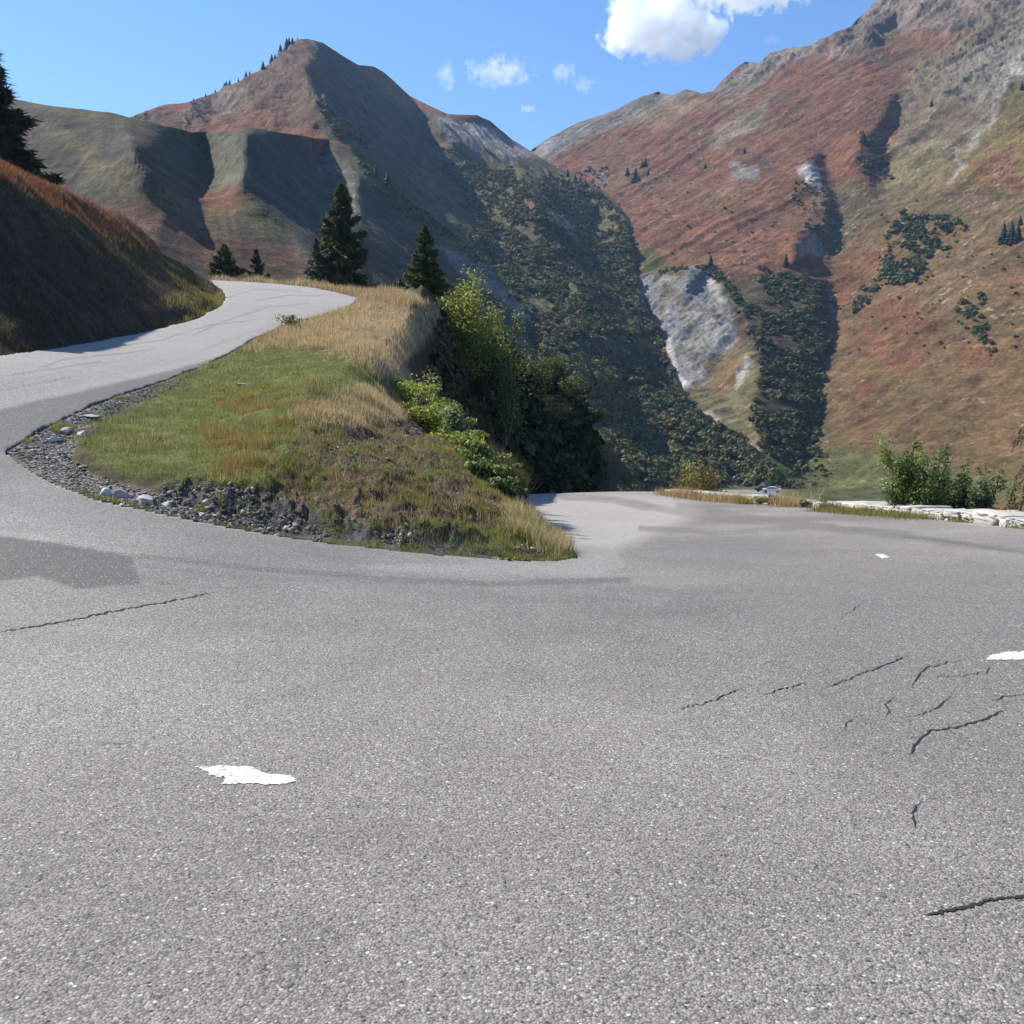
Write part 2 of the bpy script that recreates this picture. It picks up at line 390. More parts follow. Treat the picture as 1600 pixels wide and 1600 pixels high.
B_layers = [
    ([(60, 160), (480, 60), (500, 90), (480, 160), (540, 215), (540, 260), (60, 260)], (0.125, 0.06, 0.03), 12, 0.85),
    ([(280, 180), (330, 165), (340, 195), (300, 200)], (0.17, 0.13, 0.07), 10, 0.7),
    ([(335, 155), (390, 140), (395, 165), (345, 180)], (0.2, 0.17, 0.14), 12, 0.6),
    ([(400, 105), (470, 90), (500, 150), (460, 190), (400, 160)], (0.085, 0.06, 0.04), 14, 0.6),
    ([(60, 175), (300, 155), (450, 75), (450, 95), (300, 175), (60, 200)], (0.15, 0.055, 0.022), 6, 0.8),
    ([(200, 205), (350, 190), (560, 215), (560, 240), (350, 215)], (0.15, 0.055, 0.022), 6, 0.6),
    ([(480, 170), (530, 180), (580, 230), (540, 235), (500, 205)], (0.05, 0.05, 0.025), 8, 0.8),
    ([(540, 90), (610, 110), (680, 165), (770, 180), (760, 200), (640, 180)], (0.15, 0.065, 0.03), 6, 0.85),
    ([(690, 190), (800, 215), (840, 245), (800, 262), (720, 240)], (0.22, 0.2, 0.19), 8, 0.8),
    ([(680, 225), (800, 255), (900, 275), (990, 350), (1000, 460), (1060, 600), (1240, 780), (700, 780), (640, 300)], (0.085, 0.082, 0.036), 10, 0.9),
    ([(800, 290), (830, 300), (850, 340), (820, 350), (800, 320)], (0.15, 0.09, 0.06), 10, 0.7),
    ([(870, 350), (900, 355), (910, 375), (885, 372)], (0.24, 0.22, 0.19), 6, 0.8),
    ([(690, 225), (760, 250), (860, 300), (840, 320), (740, 275)], (0.1, 0.085, 0.035), 10, 0.6),
    ([(925, 448), (948, 452), (945, 470), (925, 466)], (0.18, 0.1, 0.06), 8, 0.8),
    ([(930, 340), (985, 350), (988, 400), (950, 400)], (0.1, 0.1, 0.03), 10, 0.7),
]
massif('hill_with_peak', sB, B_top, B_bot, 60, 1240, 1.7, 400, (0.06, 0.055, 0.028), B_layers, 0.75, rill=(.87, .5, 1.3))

# --- the rust coloured slope on the right, with cliff and gullies
C_top = [(740, 300), (800, 262), (832, 234), (860, 214), (900, 193), (960, 172), (1000, 152), (1028, 143), (1050, 148), (1070, 140), (1095, 146), (1115, 141), (1132, 122), (1150, 106), (1165, 96), (1185, 98), (1205, 82),
         (1240, 74), (1262, 72), (1300, 52), (1330, 41), (1350, 22), (1366, 4), (1400, -40), (1600, -210), (1900, -420)]
C_bot = [(740, 620), (1000, 800), (1240, 805), (1900, 860)]
C_facets = [
    ([(740, 300), (1120, 130), (1000, 210), (870, 260)], G(-.6, 2.2)),
    ([(1340, 240), (1400, 150), (1412, 160), (1385, 215), (1380, 240), (1395, 290), (1362, 300), (1345, 280)], G(1.9, 1.5)),
    ([(1268, 250), (1292, 250), (1300, 285), (1290, 300), (1270, 275)], G(2.7, 1.3)),
    ([(1245, 370), (1275, 375), (1290, 405), (1270, 418), (1248, 410)], G(2.7, 1.3)),
    ([(1290, 300), (1308, 330), (1306, 400), (1298, 430), (1288, 380), (1285, 330)], G(1.8, 1.6)),
    ([(1180, 430), (1240, 440), (1292, 450), (1290, 480), (1306, 530), (1276, 585), (1292, 630), (1268, 690), (1245, 752), (1195, 715), (1180, 640), (1190, 560), (1165, 490), (1120, 440), (1120, 425)], G(0.7, 1.9)),
    ([(1250, 590), (1274, 600), (1288, 640), (1262, 700), (1250, 690), (1240, 640)], G(2.2, 1.4)),
    ([(1270, 450), (1300, 450), (1300, 540), (1286, 575), (1278, 520)], G(2.5, 1.3)),
    ([(985, 460), (1010, 436), (1060, 440), (1120, 425), (1165, 490), (1180, 520), (1100, 600), (1065, 610)], G(-1.2, 1.4)),
    ([(1082, 452), (1100, 435), (1118, 440), (1105, 470), (1088, 472)], G(2.7, 1.3)),
    ([(1100, 600), (1190, 530), (1190, 700), (1120, 680), (1075, 640)], G(-1.4, 2.0)),
    ([(1370, 0), (1600, -210), (1600, 60), (1500, 40), (1380, 60), (1300, 90), (1290, 70)], G(-.8, 1.4)),
    ([(1355, 52), (1400, 30), (1395, 55), (1370, 75)], G(2.7, 1.3)),
    ([(1320, 15), (1370, -20), (1350, 40), (1330, 60)], G(3.4, 0.7)),
    ([(1440, 270), (1480, 280), (1600, 60), (1600, 0), (1500, 120)], G(-1.0, 1.9)),
    ([(1200, 750), (1600, 775), (1900, 800), (1900, 870), (1000, 870), (1150, 760)], G(-.6, 6.0)),
]
C_anch = [(835, 236, 1900), (1030, 145, 1900), (1170, 98, 1650), (1330, 42, 1500), (1600, -210, 1400), (1850, -380, 1350), (945, 302, 950), (983, 345, 865), (996, 420, 745), (1003, 455, 702), (1030, 515, 650), (1080, 500, 650), (1062, 610, 560), (1080, 640, 520), (1130, 675, 482), (1170, 705, 462), (1205, 738, 434), (1240, 775, 405),
          (1300, 400, 760), (1290, 250, 950), (1300, 560, 560), (1270, 700, 440), (1500, 400, 650), (1500, 600, 460), (1600, 300, 700), (1600, 760, 300), (1850, 700, 290), (1400, 760, 340), (1150, 450, 740)]
_e = np.array([q for q in B_top if q[0] >= 940], float); _l = np.concatenate([[0], np.cumsum(np.hypot(*np.diff(_e, axis=0).T))])
for _t in np.arange(0, _l[-1], 10.0):                     # the two massifs meet in the bed of the gorge
    _x, _y = np.interp(_t, _l, _e[:, 0]), np.interp(_t, _l, _e[:, 1])
    C_anch.append((_x + 2, _y, float(sB(np.float64(_x), np.float64(_y))) * 1.012, 1.0))
sC = solve_depth(730, 1910, -440, 880, G(-1.3, 2.2), C_facets, C_anch, wa=0.15)
C_layers = [
    ([(740, 300), (835, 234), (960, 165), (1030, 140), (1110, 140), (1040, 175), (930, 215), (860, 250), (820, 280)], (0.15, 0.13, 0.105), 8, 0.95),
    ([(850, 225), (900, 200), (930, 200), (900, 235), (860, 245)], (0.19, 0.18, 0.18), 8, 0.8),
    ([(1000, 190), (1060, 165), (1140, 160), (1060, 195), (1010, 205)], (0.19, 0.13, 0.07), 8, 0.7),
    ([(1115, 141), (1165, 90), (1300, 50), (1280, 85), (1200, 120), (1140, 165)], (0.16, 0.14, 0.11), 8, 0.8),
    ([(1300, 55), (1366, 0), (1440, -60), (1650, -200), (1650, 30), (1500, 60), (1400, 70), (1330, 95), (1290, 90)], (0.155, 0.135, 0.11), 12, 0.7),
    ([(1420, 110), (1520, 60), (1650, 0), (1650, 100), (1560, 220), (1500, 280), (1440, 250), (1390, 230), (1410, 170)], (0.13, 0.115, 0.075), 20, 0.7),
    ([(1500, 110), (1600, 40), (1600, 120), (1540, 190), (1470, 140)], (0.19, 0.175, 0.15), 14, 0.55),
    ([(1600, 90), (1606, 110), (1560, 190), (1512, 250), (1486, 300), (1480, 296), (1506, 246), (1552, 180)], (0.27, 0.25, 0.22), 3, 0.8),
    ([(1395, 225), (1500, 240), (1480, 300), (1400, 330), (1380, 300)], (0.13, 0.115, 0.05), 16, 0.85),
    ([(1510, 240), (1600, 140), (1700, 100), (1700, 320), (1560, 330), (1500, 300)], (0.13, 0.105, 0.03), 16, 0.7),
    ([(1520, 260), (1600, 240), (1600, 320), (1530, 300)], RUST, 10, 0.8),
    ([(1300, 420), (1400, 300), (1650, 320), (1900, 300), (1900, 800), (1210, 780), (1280, 640), (1310, 540)], (0.105, 0.075, 0.034), 20, 0.75),
    ([(1310, 300), (1500, 290), (1600, 330), (1600, 400), (1520, 350), (1400, 330), (1330, 380), (1300, 420)], (0.12, 0.085, 0.045), 14, 0.5),
    ([(1340, 490), (1420, 460), (1470, 520), (1440, 590), (1400, 610), (1330, 550)], (0.115, 0.05, 0.026), 12, 0.8),
    ([(1500, 530), (1545, 540), (1560, 580), (1500, 575)], (0.115, 0.05, 0.026), 10, 0.75),
    ([(1330, 590), (1370, 600), (1365, 640), (1335, 630)], (0.115, 0.05, 0.026), 7, 0.7),
    ([(1320, 655), (1375, 652), (1360, 678), (1330, 675)], (0.115, 0.05, 0.026), 6, 0.7),
    ([(1560, 430), (1620, 400), (1640, 470), (1590, 470)], RUST, 14, 0.6),
    ([(1290, 420), (1330, 400), (1400, 380), (1340, 480), (1300, 500)], (0.125, 0.052, 0.024), 12, 0.6),
    ([(1230, 720), (1300, 690), (1480, 740), (1600, 770), (1600, 800), (1200, 790)], (0.07, 0.085, 0.028), 14, 0.8),
    ([(1180, 715), (1215, 705), (1250, 720), (1240, 760), (1200, 750)], (0.06, 0.11, 0.025), 6, 0.85),
    ([(985, 462), (1005, 436), (1060, 444), (1075, 425), (1120, 425), (1150, 470), (1168, 500), (1150, 540), (1100, 590), (1068, 612), (1050, 560), (1020, 510)], (0.15, 0.152, 0.15), 4, 0.95),
    ([(1100, 440), (1130, 455), (1148, 490), (1135, 490), (1110, 460)], (0.36, 0.35, 0.335), 4, 0.8),
    ([(1040, 540), (1052, 540), (1075, 600), (1064, 612)], (0.42, 0.4, 0.38), 4, 0.8),
    ([(1060, 470), (1080, 470), (1100, 540), (1080, 560)], (0.14, 0.14, 0.09), 8, 0.6),
    ([(1030, 480), (1050, 450), (1062, 452), (1035, 520)], (0.13, 0.13, 0.08), 6, 0.6),
    ([(1080, 610), (1150, 540), (1195, 520), (1200, 600), (1180, 700), (1140, 690), (1090, 650)], (0.12, 0.11, 0.055), 6, 0.9),
    ([(1110, 590), (1150, 560), (1160, 590), (1120, 625)], (0.15, 0.08, 0.04), 8, 0.7),
    ([(1150, 600), (1165, 560), (1172, 565), (1158, 612)], (0.42, 0.41, 0.4), 3, 0.6),
    ([(1088, 645), (1110, 640), (1135, 662), (1120, 672)], (0.38, 0.37, 0.36), 4, 0.75),
    ([(1140, 692), (1160, 690), (1182, 705), (1170, 716)], (0.4, 0.39, 0.38), 4, 0.8),
    ([(1000, 400), (1030, 395), (1060, 430), (1010, 436)], (0.06, 0.085, 0.025), 8, 0.8),
    ([(1180, 430), (1292, 440), (1304, 500), (1284, 700), (1245, 752), (1190, 700), (1185, 560), (1120, 440)], (0.05, 0.045, 0.024), 8, 0.85),
    ([(1255, 275), (1275, 265), (1290, 300), (1262, 300)], (0.3, 0.29, 0.28), 4, 0.85),
    ([(1245, 380), (1285, 360), (1290, 405), (1250, 410)], (0.22, 0.21, 0.2), 6, 0.7),
    ([(1292, 350), (1306, 362), (1308, 375), (1296, 368)], (0.5, 0.48, 0.46), 3, 0.8),
    ([(1280, 290), (1360, 290), (1400, 330), (1330, 380), (1300, 420), (1280, 340)], (0.075, 0.07, 0.035), 14, 0.75),
    ([(1150, 255), (1185, 260), (1185, 285), (1155, 290)], (0.2, 0.19, 0.17), 7, 0.8),
    ([(1145, 190), (1210, 150), (1205, 175), (1170, 210), (1120, 235), (1110, 228)], (0.18, 0.15, 0.11), 6, 0.7),
    ([(1000, 290), (1060, 285), (1055, 300), (1010, 305)], (0.15, 0.12, 0.09), 6, 0.6),
    ([(1130, 310), (1180, 290), (1180, 305), (1135, 320)], (0.19, 0.13, 0.07), 6, 0.5),
    ([(985, 290), (1000, 270), (940, 300), (945, 320)], (0.15, 0.1, 0.05), 8, 0.7),
    ([(910, 270), (945, 268), (955, 295), (930, 295)], (0.12, 0.12, 0.1), 6, 0.8),
]
def c_post(col, px, py, V):
    # diagonal bands of paler grass and darker heath following the fall of the slope, specks of pale rock
    s = fbm((px + py * 1.3) / 160, (py - px * 0.42) / 16, 2.2, 5)
    k = sst(0.12, 0.5, s)[..., None] * 0.5
    red = sst(0.03, 0.08, col[..., :1] - col[..., 1:2])
    col = col * (1 - k * red) + np.array((0.17, 0.105, 0.05)) * k * red
    s2 = fbm((px + py) / 200, (py - px * 0.45) / 26, 8.2, 4)
    k2 = sst(0.0, 0.45, s2)[..., None] * 0.4
    col = col * (1 - k2) + np.array((0.085, 0.075, 0.03)) * k2
    x, y, z = V[..., 0], V[..., 1], V[..., 2]
    sp_ = fbm(x / 3.2, y / 3.2, z / 3.2, 3) + 0.35 * fbm(x / 50, y / 50, z / 50, 3)
    k3 = (sst(0.52, 0.66, sp_) * 0.6)[..., None]
    return col * (1 - k3) + np.array((0.3, 0.28, 0.25)) * k3
massif('mountain', sC, C_top, C_bot, 740, 1900, 1.7, 560, RUST, C_layers, 0.5, c_post, 3.0, rill=(-.42, .9, .65),
       rock=[[(985, 462), (1005, 436), (1120, 425), (1168, 500), (1100, 590), (1068, 612)], [(1300, 55), (1366, 0), (1650, -200), (1650, 30), (1500, 60), (1400, 70), (1300, 95)],
             [(1420, 110), (1600, 0), (1650, 60), (1560, 180), (1440, 160)], [(1120, 141), (1165, 90), (1300, 50), (1280, 85), (1180, 130)]])

for a_n, b_n, top in (('hill', sB, A_top), ('hill_with_peak', sC, B_top)):
    sa = sA if a_n == 'hill' else sB
    for px, py in top:
        if 60 < px < 1240 and not (a_n == 'hill' and px < 300) and not (a_n != 'hill' and px < 840):
            da, db = float(sa(np.float64(px), np.float64(py))), float(b_n(np.float64(px), np.float64(py)))
            if db < da * 1.03: print('CLOSE', a_n, px, py, round(da), round(db))
# ------------------------------------------------------------------ the ground near the camera: road bed + banks
def tps_fit(pts, vals, kern, lam=0.0):
    pts = np.asarray(pts, float); n = len(pts)
    r = np.linalg.norm(pts[:, None] - pts[None], axis=2)
    K = kern(r) + lam * np.eye(n); Q = np.hstack([np.ones((n, 1)), pts])
    M = np.block([[K, Q], [Q.T, np.zeros((3, 3))]])
    s = np.linalg.solve(M, np.concatenate([vals, np.zeros(3)]))
    def f(x, y):
        sh = np.shape(x); x = np.ravel(x); y = np.ravel(y); out = np.empty(x.shape)
        for i in range(0, len(x), 60000):
            xx = x[i:i + 60000]; yy = y[i:i + 60000]
            rr = np.sqrt((xx[:, None] - pts[:, 0]) ** 2 + (yy[:, None] - pts[:, 1]) ** 2)
            out[i:i + 60000] = kern(rr) @ s[:n] + s[n] + s[n + 1] * xx + s[n + 2] * yy
        return out.reshape(sh)
    return f
k_tps = lambda r: np.where(r > 1e-9, r * r * np.log(np.maximum(r, 1e-9)), 0)
k_lin = lambda r: -r

def P1(px, py, d): return P(np.float64(px), np.float64(py), float(d))
# edges of the tarmac
in_px = [(12, 705, 13), (60, 745, 12), (150, 780, 11.3), (270, 806, 10.9), (390, 830, 10.7), (500, 847, 10.5), (600, 858, 10.4), (700, 868, 10.4), (800, 876, 10.4), (870, 877, 10.6), (903, 870, 11),
         (893, 855, 12.3), (865, 835, 14.5), (838, 812, 19), (826, 795, 25), (820, 783, 32), (816, 774, 40)]
up_px = [(12, 705, 13), (60, 676, 14), (110, 650, 15), (170, 625, 16.6), (250, 598, 19.2), (310, 575, 22), (360, 552, 25.5), (400, 528, 30), (450, 507, 36), (505, 492, 41.5), (548, 479, 46.5), (560, 468, 51)]
far_px = [(560, 465, 53), (520, 455, 57), (480, 448, 61), (440, 444, 64), (400, 441, 67), (365, 439.5, 70), (330, 438.5, 74)]
bank_px = [(-120, 572, 16.5), (0, 555, 19.5), (120, 538, 24), (240, 515, 30), (300, 500, 35), (345, 478, 42), (352, 465, 48), (345, 452, 54), (330, 443, 60)]
W3 = lambda L: np.array([P1(*q) for q in L])
w_in, w_up, w_far, w_bank = W3(in_px), W3(up_px), W3(far_px), W3(bank_px)
wall_px = [(1600, 825, 16), (1480, 812, 18.3), (1380, 802, 21.5), (1270, 793, 26), (1150, 782, 32), (1040, 771.5, 41)]
w_wall = W3(wall_px)
road_ctrl = np.vstack([w_in, w_up, w_far, w_bank, w_wall,
    [[0, 0, 0], [6, 0, -.03], [-6, 0, .08], [0, 6, 0.0], [5, 8, -0.02], [-5, 6, .2], [-8, 9, .5], [-12, 5, .6], [-12, 12, 1.35], [12, 2, -.1], [0, -8, .0], [-12, -8, .3], [12, -8, -.2], [9, 12, -.15],
     [0, 44, -2.9], [2, 44, -2.8], [5, 44, -2.6], [1, 49, -3.6], [4, 49, -3.5], [0, 36, -1.7], [3, 36, -1.55], [8, 50, -3.1], [3, 55, -4.2], [9, 62, -5.4], [16, 72, -6.8], [-30, 72, 9.9], [-44, 75, 11.4], [-30, 79, 10.2]]])
UPL = [(-9, 13), (-8.5, 20), (-9, 32), (-10, 45), (-13, 58), (-20, 72), (-50, 75)]
LOL = [(3, 11), (4, 25), (3.5, 40), (6, 52), (15, 70), (25, 80)]
isU = (road_ctrl[:, 0] < -4) | (road_ctrl[:, 1] < 12.8) | ((road_ctrl[:, 0] < -1) & (road_ctrl[:, 1] < 60)); isL = (road_ctrl[:, 1] < 12.8) | (road_ctrl[:, 0] > -1)
_zu = tps_fit(road_ctrl[isU][:, :2], road_ctrl[isU][:, 2], k_tps, 0.3); _zl = tps_fit(road_ctrl[isL][:, :2], road_ctrl[isL][:, 2], k_tps, 0.3)
def Zroad(x, y):
    x = np.asarray(x, float); y = np.asarray(y, float)
    du = line_d(UPL, x, y); dl = line_d(LOL, x, y); w = sst(.4, .6, dl / (du + dl + 1e-6))
    return _zu(x, y) * w + _zl(x, y) * (1 - w)

upper_left = [(-17.6, 60), (-24, 66.5), (-34, 70), (-50, 72)]
upper_right = [(-50, 79), (-34, 78), (-26, 76.5)]
ROADP = ([tuple(q[:2]) for q in w_up[::-1]] + [tuple(q[:2]) for q in w_in[1:]] + [(1.0, 48), (3.2, 56), (8, 66), (14, 74), (22, 80), (27, 75), (19, 66), (12, 57), (8, 50)]
         + [tuple(q[:2] + (-0.1, 0)) for q in w_wall[::-1]] + [(9.2, 12), (11.2, 7), (13, 0), (14, -9), (-18, -9), (-19, 5), (-16, 14)]
         + [tuple(q[:2]) for q in w_bank[0:]] + upper_left + upper_right + [tuple(q[:2]) for q in w_far[::-1]])
ROADP = np.array(ROADP)

# everything off the road: heights above/below the road surface plane
off_abs = W3([
    # island surface
    (250, 700, 13.3), (400, 725, 12.6), (400, 640, 17), (400, 590, 21.5), (300, 620, 18.5), (200, 660, 15.5), (160, 735, 12.4), (600, 750, 12.2), (600, 690, 15.2), (520, 610, 20), (450, 560, 25), (600, 640, 18),
    (560, 520, 33), (620, 500, 42), (560, 482, 45), (480, 520, 33), (600, 466, 53), (650, 475, 53), (690, 490, 52), (672, 520, 44), (640, 560, 33), (625, 605, 25), (655, 650, 20), (700, 690, 16.8), (745, 735, 14.6),
    (790, 785, 13), (850, 838, 12.2), (700, 790, 12), (500, 790, 11.8), (400, 778, 11.6), (300, 752, 11.9), (230, 740, 12.2), (800, 830, 11.6),
    # low cut face along the front edge
    (300, 800, 11.1), (400, 812, 11.05), (500, 828, 10.85),
    # hillside under the upper bend, behind the lower road
    (720, 505, 60), (740, 520, 65), (800, 552, 77), (850, 590, 84), (880, 620, 88), (915, 670, 92), (935, 720, 94), (950, 772, 95),
    # verge beyond the upper bend
    (480, 441, 64), (400, 434, 70), (560, 455, 59), (620, 462, 58), (350, 433, 76),
    # left bank: toe is the road edge; brow of the dark face; lit top
    (0, 283, 28.0), (100, 337, 33.3), (170, 390, 38), (240, 432, 43.5), (280, 455, 47), (310, 470, 50),
    (0, 262, 31), (100, 303, 36), (180, 338, 41), (240, 372, 46.5), (290, 412, 52), (325, 447, 58), (-150, 200, 24.5), (-150, 175, 27),
    (0, 258, 34), (100, 297, 40), (200, 346, 47), (-300, 120, 28),
])
off_more = np.array([  # world positions that the photo does not show
    [-22, 62, 10.2], [-30, 62, 12.6], [-45, 66, 16], [-26, 55, 11.8], [-30, 40, 11], [-22, 30, 8.8], [-40, 20, 11], [-24, 8, 4], [-30, -10, 5],
    [-15, 74, 8.4], [-10, 75, 7.0], [-8, 68, 7.3], [-4, 66, 5.0], [-18, 90, 3], [-5, 85, -1], [2, 105, -9], [-40, 88, 9], [-60, 100, 10], [-60, 60, 18], [12, 125, -20], [-20, 120, -14],
    [-55, 130, -6], [0, 150, -32], [30, 110, -20], [4, 66, -7], [7, 80, -9.5], [2, 58, -5],
    [0.5, 20, -.35], [0.35, 24, -.7], [-0.3, 32, -1.0], [0.1, 38, -1.7], [0.4, 44, -2.5],
    [9.6, 41, -4.2], [10.2, 32, -3.6], [10.8, 26, -3.2], [11.0, 18.3, -2.0], [11.5, 15, -1.7], [14.5, 7, -1.8], [16.5, -3, -1.8],
    [7.2, 41, -2.35], [7.9, 32, -1.75], [8.6, 26, -1.35], [8.9, 18.3, -.62], [9.3, 16, -.5], [22, 20, -9], [20, 40, -11], [30, 5, -9], [40, 60, -19], [60, 30, -22], [28, 82, -12], [24, 64, -11],
    [17, 86, -12], [60, 100, -26], [100, 60, -32], [120, 160, -33], [40, 160, -33], [-120, 60, 30], [-120, 160, 20], [-90, 0, 25], [0, -40, -4], [60, -40, -20], [-60, -40, 14], [120, -60, -34],
])
edge_pts = []
n_ = len(ROADP)
for i in range(n_):
    a = ROADP[i]; b = ROADP[(i + 1) % n_]; L = np.linalg.norm(b - a); m = max(1, int(L / 2.5))
    for k in range(m): edge_pts.append(a + (b - a) * k / m)
edge_pts = np.array(edge_pts)
offc = np.vstack([off_abs, off_more])
offv = np.concatenate([offc[:, 2] - Zroad(offc[:, 0], offc[:, 1]), np.zeros(len(edge_pts))])
Zoff = tps_fit(np.vstack([offc[:, :2], edge_pts]), offv, k_lin, 0.05)

# shoulder strip beside the tip of the island where the tarmac edge stands proud
def zone(px, py, poly, soft, warp=9):
    wx = px + warp * fbm(px / 30, py / 22, 4.4, 3); wy = py + warp * fbm(px / 30, py / 22, 8.8, 3)
    return sst(-soft, soft, poly_sd(poly, wx, wy))
GRAVEL_Z = [(5, 705), (60, 668), (170, 618), (300, 590), (280, 604), (180, 645), (120, 680), (115, 720), (160, 748), (250, 775), (330, 785), (330, 812), (180, 790), (80, 755)]
CUT_Z = [(230, 770), (300, 755), (400, 765), (520, 805), (700, 830), (830, 860), (870, 880), (600, 870), (390, 835), (280, 810), (180, 790)]
DIRT_Z = [(400, 735), (470, 660), (560, 640), (650, 650), (720, 700), (790, 780), (850, 850), (700, 860), (520, 850), (400, 800)]

def far_z(x, y):
    """valley floor and surroundings beyond 90 m"""
    r = np.hypot(x, y)
    return -33 + 3 * fbm(x / 90, y / 90, 1.0, 3)

def Zall(x, y, detail=True):
    zr = Zroad(x, y); zo = Zoff(x, y)
    sd = poly_sd(ROADP, x, y)
    out = -sd
    z = zr + zo * sst(0.0, 0.5, out)
    z = np.where(sd > 0, zr - 0.05 - 0.05 * sst(0, .4, sd), z)
    if detail:
        w = sst(0.05, 0.6, out); w3 = sst(0.3, 3, out)
        z = z + w * (0.05 * fbm(x / .5, y / .5, 0.3, 4) + 0.02 * fbm(x / .09, y / .09, 0.3, 3)) + w3 * 0.28 * fbm(x / 2.6, y / 2.6, 3.3, 4)
        px, py = proj(np.stack([x, y, z], -1)); m = (y > 8) & (y < 40)
        g = np.zeros(x.shape); c = g.copy(); d = g.copy()
        g[m] = zone(px[m], py[m], GRAVEL_Z, 12); c[m] = zone(px[m], py[m], CUT_Z, 10); d[m] = zone(px[m], py[m], DIRT_Z, 25)
        z = z - 0.06 * g * w + w * c * (0.15 * fbm(x / .5, y / .5, 2.3, 4, ridge=True) + 0.08 * fbm(x / .14, y / .14, 5.3, 3, ridge=True))
        z = z + w * d * (0.10 * fbm(x / .4 + .6 * y, y / .25, 7.7, 4, ridge=True) + 0.05 * fbm(x / .1, y / .1, 1.7, 3))
        # steep shaded faces are rutted and tufted
        b = sst(.6, 2.5, out) * sst(14, 30, y); z = z + b * 0.22 * fbm(x / .9, y / .9, z / .9, 4)
    k = sst(110, 190, np.hypot(x, y))
    k = np.where(x < -60, sst(110, 200, np.hypot(x, y)), k)
    return z * (1 - k) + far_z(x, y) * k, out

# polar sheet of ground: fine in the field of view, coarse elsewhere, out to beyond the massifs' feet
azf = np.radians(np.arange(-33, 33, 0.062)); azc = np.radians(np.concatenate([np.arange(33, 327, 3.0)]))
AZ = np.concatenate([azf, azc, [azf[0] + 2 * math.pi]])
r_ = [1.2]
while r_[-1] < 6: r_.append(r_[-1] * 1.03)
while r_[-1] < 48: r_.append(r_[-1] * 1.0042)
while r_[-1] < 90: r_.append(r_[-1] * 1.008)
while r_[-1] < 700: r_.append(r_[-1] * 1.03)
while r_[-1] < 2600: r_.append(r_[-1] * 1.3)
RR = np.array(r_)
GX_ = np.outer(RR, np.sin(AZ)); GY_ = np.outer(RR, np.cos(AZ))
GZ_, GO_ = Zall(GX_, GY_)
far_r = sst(500, 900, np.hypot(GX_, GY_)); GZ_ = GZ_ * (1 - far_r) - 40 * far_r
VG = np.stack([GX_, GY_, GZ_], -1)
gpx, gpy = proj(VG)
front = (GY_ > 1)
gpx = np.where(front, gpx, -9999.0); gpy = np.where(front, gpy, 9999.0)

def ground_colour(px, py, x, y, z):
    base = np.zeros(px.shape + (3,)) + np.array((0.075, 0.062, 0.032))
    f = fbm(x / 3, y / 3, 0, 4)[..., None]; base = base + np.array((0.03, 0.03, 0.0)) * f
    d = np.hypot(x, y)
    L = [
        ([(120, 690), (350, 545), (440, 505), (560, 560), (620, 610), (560, 640), (450, 690), (440, 760), (330, 745), (200, 745)], (0.12, 0.14, 0.04), 14, .9),
        ([(420, 520), (540, 462), (640, 458), (700, 490), (690, 560), (640, 620), (560, 560), (470, 540)], (0.3, 0.23, 0.14), 14, .9),
        ([(470, 640), (560, 610), (640, 600), (660, 640), (560, 665)], (0.24, 0.16, 0.075), 10, .7),
        ([(340, 690), (420, 690), (440, 740), (360, 735)], (0.2, 0.13, 0.04), 10, .7),
        ([(500, 650), (640, 640), (720, 700), (800, 790), (880, 850), (700, 860), (500, 850), (380, 800), (420, 750)], (0.115, 0.08, 0.05), 20, .85),
        (CUT_Z, (0.1, 0.094, 0.088), 9, .95),
        (GRAVEL_Z, (0.2, 0.19, 0.175), 8, .9),
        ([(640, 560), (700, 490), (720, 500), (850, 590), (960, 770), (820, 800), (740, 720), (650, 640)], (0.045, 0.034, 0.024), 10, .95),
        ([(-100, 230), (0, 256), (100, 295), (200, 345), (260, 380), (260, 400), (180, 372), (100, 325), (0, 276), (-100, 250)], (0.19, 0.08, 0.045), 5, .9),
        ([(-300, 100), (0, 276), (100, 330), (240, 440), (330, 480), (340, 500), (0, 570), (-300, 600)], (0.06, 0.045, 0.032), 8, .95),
        ([(180, 372), (250, 380), (330, 460), (340, 490), (260, 440)], (0.09, 0.068, 0.032), 10, .85),
        ([(330, 430), (480, 436), (600, 455), (700, 490), (560, 480), (480, 450), (330, 440)], (0.16, 0.13, 0.06), 6, .8),
        ([(1150, 740), (1400, 750), (1600, 770), (1700, 790), (1150, 775)], (0.05, 0.085, 0.025), 8, .9),
    ]
    col = cascade((0, 0, 0), [([(-9e3, -9e3), (9e3, -9e3), (9e3, 9e3), (-9e3, 9e3)], (0, 0, 0), 1, 0)], px, py) + base
    wx = px + 14 * fbm(px / 45, py / 30, 1.3, 4); wy = py + 9 * fbm(px / 45, py / 30, 7.7, 4)
    for poly, c, soft, k in L:
        m = (sst(-soft, soft, poly_sd(poly, wx, wy)) * k)[..., None]; col = col * (1 - m) + np.array(c) * m
    n = fbm(x / .25, y / .25, 2.0, 4)[..., None]
    return col * (1 + 0.6 * n)
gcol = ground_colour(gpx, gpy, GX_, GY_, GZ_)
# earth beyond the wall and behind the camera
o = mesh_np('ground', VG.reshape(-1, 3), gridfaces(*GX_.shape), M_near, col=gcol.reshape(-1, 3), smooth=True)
tag(o, kind='structure')

